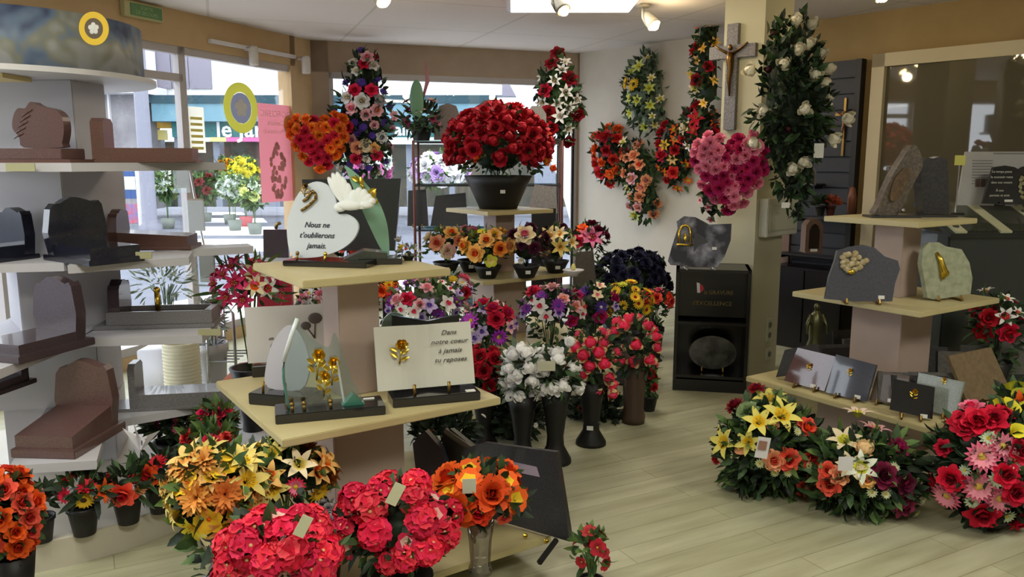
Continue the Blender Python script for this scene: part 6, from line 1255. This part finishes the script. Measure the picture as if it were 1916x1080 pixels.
spray('heart_wreath','pink and crimson heart shaped flower wreath on the pillar below the large crucifix','heart wreath',(1366,322),5.33,heart(1366,324,134,148),R(-14),.11,[(K('carnation',(238,140,168),(226,120,156)),64,.046),(K('carnation',(190,34,90),MAG),46,.048)],seed=54,leaves=40,lsize=.05,sep=.5)
spray('orchid_spray','small pale pink orchid spray hanging under the pink heart wreath','flower spray',(1328,382),5.55,[(1316,350),(1330,346),(1344,360),(1346,400),(1334,412),(1322,400),(1312,376)],R(-30),.05,[(K('orchid',PALEP,CRIM,GST),6,.035)],seed=55,leaves=24,lsize=.06,lm=(GREEN,DGREEN))
# white rosebud spray on the pillar's right side
o3=[(1488, 28), (1501, 36), (1510, 65), (1524, 84), (1535, 108), (1531, 142), (1541, 171), (1545, 210), (1538, 249), (1527, 288), (1515, 317), (1507, 356), (1498, 394), (1486, 402), (1469, 380), (1455, 358), (1441, 331), (1431, 297), (1424, 259), (1410, 225), (1406, 205), (1421, 191), (1428, 152), (1421, 113), (1431, 65), (1443, 45), (1464, 43)]
WB=K('bud',(228,224,206),(220,214,190))
LB_=[(1480,46),(1512,52),(1480,101),(1455,126),(1526,106),(1540,135),(1514,146),(1535,160),(1395,138),(1540,184),(1423,210),(1492,207),(1570,224),(1548,260),(1402,268),(1492,302),(1472,314),(1500,90)]
spr=spray('rose_spray','huge dark green leafy spray dotted with white rosebuds on the right side of the pillar','funeral spray',(1475,200),5.3,o3,R(-6),.17,[(K('bud',(60,20,30),(44,16,26)),4,.03)],[(WB,a,b,.05) for a,b in LB_],seed=56,leaves=620,lsize=.09,lm=(DGREEN,DGREEN,GREEN),lw=.42)
C=spr.location
for (px,py,m) in ((1532,282,TAG),(1470,384,TAG)):
    v=P(px,py,5.12)-C; v=Matrix.Rotation(R(6),3,'Z')@v; MB().box(v,(.06,.002,.09) if px>1500 else (.05,.002,.035)).build('price_tag',m,spr)
# wall sprays
WA=R(-48.2)
wang=math.atan2(RE[1]-BRc[1],RE[0]-BRc[0])
def wspray(label,org,outline,depth,spec,listed,seed,leaves,lsize=.09,lm=(GREEN,DGREEN),cat='wall spray',off=.03,lw=.42):
    c=MR@(rw(*org)+Vector((0,-off,0))); return spray('wall_spray',label,cat,org,0,outline,wang,depth,spec,listed,seed=seed,leaves=leaves,lsize=lsize,lm=lm,lw=lw,C=c)
wspray('green oval wall spray with two sunflowers, highest on the white wall',(1212,175),[(1218,92),(1232,110),(1240,140),(1246,175),(1244,205),(1236,235),(1226,258),(1208,245),(1188,235),(1180,205),(1176,170),(1174,140),(1186,122),(1200,112)],.13,[(K('lily',(190,206,110),LIME),7,.06),(K('lily',CREAMC,LIME),4,.05)],[(K('sunflower',YEL,YEL,BRN_),1188,157,.075),(K('sunflower',YEL,YEL,BRN_),1205,160,.075),(K('lily',(200,214,130),LIME),1215,128,.08),(K('lily',CREAMC,LIME),1243,185,.05)],60,230,lm=(GREEN,GGREEN,DGREEN))
wspray('round wall spray of red and orange roses, leftmost on the white wall',(1148,292),[(1140,240),(1160,244),(1174,262),(1180,290),(1178,320),(1166,340),(1150,345),(1132,335),(1120,310),(1116,280),(1118,252)],.12,[(K('rose',(200,50,36),RED),9,.06),(K('rose',ORG,(200,80,40)),8,.055)],[(K('rose',RED,CORD),1148,258,.075),(K('rose',ORG,(220,120,50)),1130,280,.065),(K('rose',RED,DRED),1152,282,.06),(K('rose',RED,CORD),1138,322,.07),(K('rose',ORG,APR),1156,325,.055)],61,150)
wspray('long drooping wall spray of peach roses ending in pale green lilies',(1205,330),[(1176,262),(1196,262),(1214,272),(1228,290),(1232,320),(1228,350),(1236,375),(1228,400),(1212,415),(1198,412),(1190,380),(1182,350),(1168,320),(1172,290)],.12,[(K('rose',PEACH,(206,120,90)),8,.05)],[(K('rose',PEACH,PALEP),1205,272,.06),(K('rose',PEACH,(226,140,110)),1203,292,.06),(K('rose',PEACH,CORAL),1213,308,.055),(K('rose',PALEP,PEACH),1200,334,.06),(K('rose',PEACH,PALEP),1222,337,.055),(K('rose',PEACH,PALEP),1215,350,.055),(K('rose',PALEP,PEACH),1188,384,.05),(K('rose',PALEP,PEACH),1210,386,.05),(K('lily',(206,214,140),LIME),1202,400,.075),(K('lily',(206,200,130),LIME),1190,352,.06),(K('lily',CREAMC,LIME),1178,268,.07),(K('rose',(170,110,90),PEACH),1170,310,.065)],62,230,lm=(DGREEN,GREEN),off=.06)
wspray('wall spray of orange lilies and red roses right of the peach one',(1270,290),[(1250,228),(1275,232),(1290,240),(1296,280),(1300,320),(1290,335),(1278,352),(1262,345),(1242,325),(1234,300),(1238,270),(1242,245)],.12,[(K('lily',ORG,YEL),9,.055),(K('rose',RED,DRED),5,.05)],[(K('rose',CRIM,DRED),1256,290,.065),(K('lily',YEL,APR),1262,272,.06),(K('lily',APR,CREAMC),1275,298,.055),(K('rose',CORD,RED),1276,322,.06),(K('lily',ORG,APR),1278,262,.06)],63,170)
wspray('upper tapering wall garland of orange, red and yellow flowers beside the pillar',(1318,120),[(1322,-20),(1345,-20),(1345,200),(1325,215),(1308,190),(1308,120),(1312,50)],.10,[(K('rose',RED,DRED),5,.05),(K('lily',APR,YEL),6,.05)],[(K('rose',ORG,APR),1317,45,.06),(K('rose',RED,CRIM),1311,94,.065),(K('lily',YEL,GST),1310,140,.075),(K('rose',DRED,BURD),1320,152,.06),(K('lily',CREAMC,APR),1312,70,.05),(K('lily',CREAMC,LIME),1313,165,.06),(K('rose',CORD,RED),1326,20,.05)],64,200,off=.35)
wspray('wall spray of bright red blooms with one white rose, just left of the pillar',(1312,240),[(1300,195),(1325,200),(1345,210),(1345,300),(1322,300),(1300,290),(1282,262),(1284,225)],.12,[(K('rose',RED,CORD),8,.055),(K('lily',ORG,CORD),4,.05)],[(K('rose',CREAMC,WH),1297,240,.06),(K('lily',RED,CRIM),1322,222,.085),(K('lily',RED,CRIM),1318,245,.07),(K('lily',WH,CREAMC),1304,272,.06)],65,170,off=.22)
# ---------------------------------------------------------------- behind and around the right stand
bouquet('rose_bouquet','single magenta rose with leaves behind the right stand column','bouquet',(1768,612,24,20),4.95,0,[(K('rose',PINK,MAG),3,.04)],('vase',.08,.5),[(K('rose',MAG,PINK),1760,610,.055)],seed=70,leaves=50,lsize=.06)
bouquet('lily_bouquet','red centred white lilies and red roses in front of the dark sample stand','bouquet',(1868,598,46,44),4.45,0,[(K('lily',WH,CRIM),5,.045),(K('rose',RED,CORD),5,.045)],('vase',.09,.42),[(K('lily',WH,CRIM),1880,592,.055),(K('lily',WH,CRIM),1882,560,.045),(K('lily',WH,APR),1845,545,.045),(K('rose',CRIM,RED),1886,622,.055),(K('rose',RED,CORD),1840,622,.05)],seed=71,leaves=100,lsize=.08,lm=(DGREEN,GREEN),lw=.3,core=.4)
CO=K('rose',CORAL,CORD); YL=K('lily',(226,214,110),YEL)
t=bouquet('basket_arrangement','low floor arrangement of yellow lilies and coral roses left of the right stand','flower arrangement',(1440,842,98,100),3.62,0,[(K('daisy',(200,206,150),LIME,GST),10,.022)],('bowl',.12,.07),[(YL,1440,750,.085),(YL,1462,778,.085),(YL,1420,790,.07),(YL,1356,828,.075),(K('anthurium',PEACH,CORAL,YEL),1448,798,.05),(K('anthurium',PEACH,CORAL,YEL),1385,840,.05),(YL,1400,828,.06),(K('rose',CORAL,ORG),1510,800,.046),(CO,1475,860,.05),(K('rose',PEACH,CORAL),1448,862,.045),(CO,1516,862,.05),(CO,1508,908,.055),(K('rose',DRED,BURD),1375,760,.045),(K('rose',DRED,BURD),1415,728,.04),(K('daisy',(210,214,170),LIME,GST),1422,868,.025),(K('daisy',(210,214,170),LIME,GST),1475,885,.025),(K('daisy',(210,214,170),LIME,GST),1493,808,.022),(K('rose',RED,DRED),1340,858,.03),(K('carnation',(150,172,120),(120,150,96)),1400,770,.06)],seed=72,leaves=620,lsize=.07,lm=(GREEN,DGREEN,LGREEN,DGREEN),zmin=-.8,ry=80,core=.72)
card(t,1427,838,3.32,.055,.095,0,.15,mat('tag_white',(216,214,220),.5)); o=card(t,1427,834,3.315,.035,.04,0,.15,mat('tag_picture',(150,110,96),.5))
t=bouquet('basket_arrangement','low floor arrangement of cream lilies and plum purple roses in front of the right stand','flower arrangement',(1612,884,112,84),3.42,0,[(K('daisy',(210,214,170),LIME,GST),12,.02)],('bowl',.12,.07),[(K('lily',(232,206,196),LIME),1605,775,.065),(K('lily',(222,168,170),PINK),1635,805,.07),(K('lily',CREAMC,LIME),1580,825,.07),(K('bud',(226,190,140),CREAMC),1618,840,.045),(K('lily',(222,226,210),LIME),1610,875,.07),(K('lily',CREAMC,LIME),1592,872,.06),(CO,1553,905,.05),(K('rose',CORAL,CORD),1550,882,.04),(K('rose',BURG,MAG),1682,838,.045),(K('rose',BURG,BURD),1652,890,.055),(K('rose',BURD,BURG),1692,905,.048),(K('rose',(150,56,90),BURG),1690,945,.055),(K('rose',BURD,BURG),1728,912,.045),(K('rose',PEACH,CREAMC),1570,890,.04),(K('rose',APR,PEACH),1622,898,.034),(K('daisy',(220,224,190),LIME,GST),1675,875,.026),(K('daisy',(220,224,190),LIME,GST),1658,925,.026),(K('daisy',(220,224,190),LIME,GST),1632,922,.026),(K('daisy',(220,224,190),LIME,GST),1727,938,.026),(K('daisy',(190,200,150),LIME,GST),1715,962,.024)],seed=73,leaves=640,lsize=.07,lm=(GREEN,DGREEN,LGREEN,DGREEN),zmin=-.85,ry=90,core=.72)
card(t,1582,868,3.16,.06,.06,0,0,MC['tag_white'])
PD=K('gerbera',(236,112,146),(240,150,170),(214,180,90)); CR=K('rose',(214,26,60),DRED)
t=bouquet('basket_arrangement','low floor arrangement of pink daisies and crimson roses at the right picture edge','flower arrangement',(1852,868,112,118),3.25,0,[(CR,10,.045),(PD,4,.055),(K('daisy',(190,206,180),LIME,GST),7,.028)],('bowl',.12,.06),[(PD,1838,855,.068),(PD,1832,912,.072),(PD,1770,930,.068),(PD,1872,935,.066),(PD,1878,835,.06),(K('gerbera',PINK,PALEP,LIME),1902,862,.055),(CR,1830,790,.06),(CR,1800,790,.05),(CR,1858,785,.055),(CR,1810,800,.05),(CR,1780,895,.052),(CR,1838,960,.065),(CR,1882,888,.05),(CR,1908,845,.05),(CR,1905,975,.045),(CR,1765,838,.035),(K('rose',PINK,HOT),1818,765,.05),(K('daisy',(196,210,180),LIME,GST),1850,820,.04),(K('daisy',(196,210,180),LIME,GST),1866,898,.04),(K('daisy',(196,210,180),LIME,GST),1820,940,.035),(K('daisy',(196,210,180),LIME,GST),1885,968,.04),(K('calla',(226,214,60),YEL,GST),1893,770,.05),(K('calla',(226,214,60),YEL,GST),1898,808,.04)],seed=74,leaves=620,lsize=.065,lm=(DGREEN,GREEN,DGREEN),zmin=-.85,ry=85,core=.75)
bouquet('lily_bouquet','bunch of lime yellow callas and orange lilies at the right edge below the tan plaque','bouquet',(1905,762,30,36),3.4,0,[(K('calla',(230,222,60),YEL,GST),4,.05),(K('lily',ORG,RED),4,.05)],('vase',.09,.3),[(K('calla',(230,222,60),YEL,GST),1888,765,.06),(K('lily',ORG,CORD),1908,758,.06),(K('calla',LIME,YEL,GST),1905,745,.05)],seed=75,leaves=70,lsize=.07,lm=(DGREEN,GREEN))
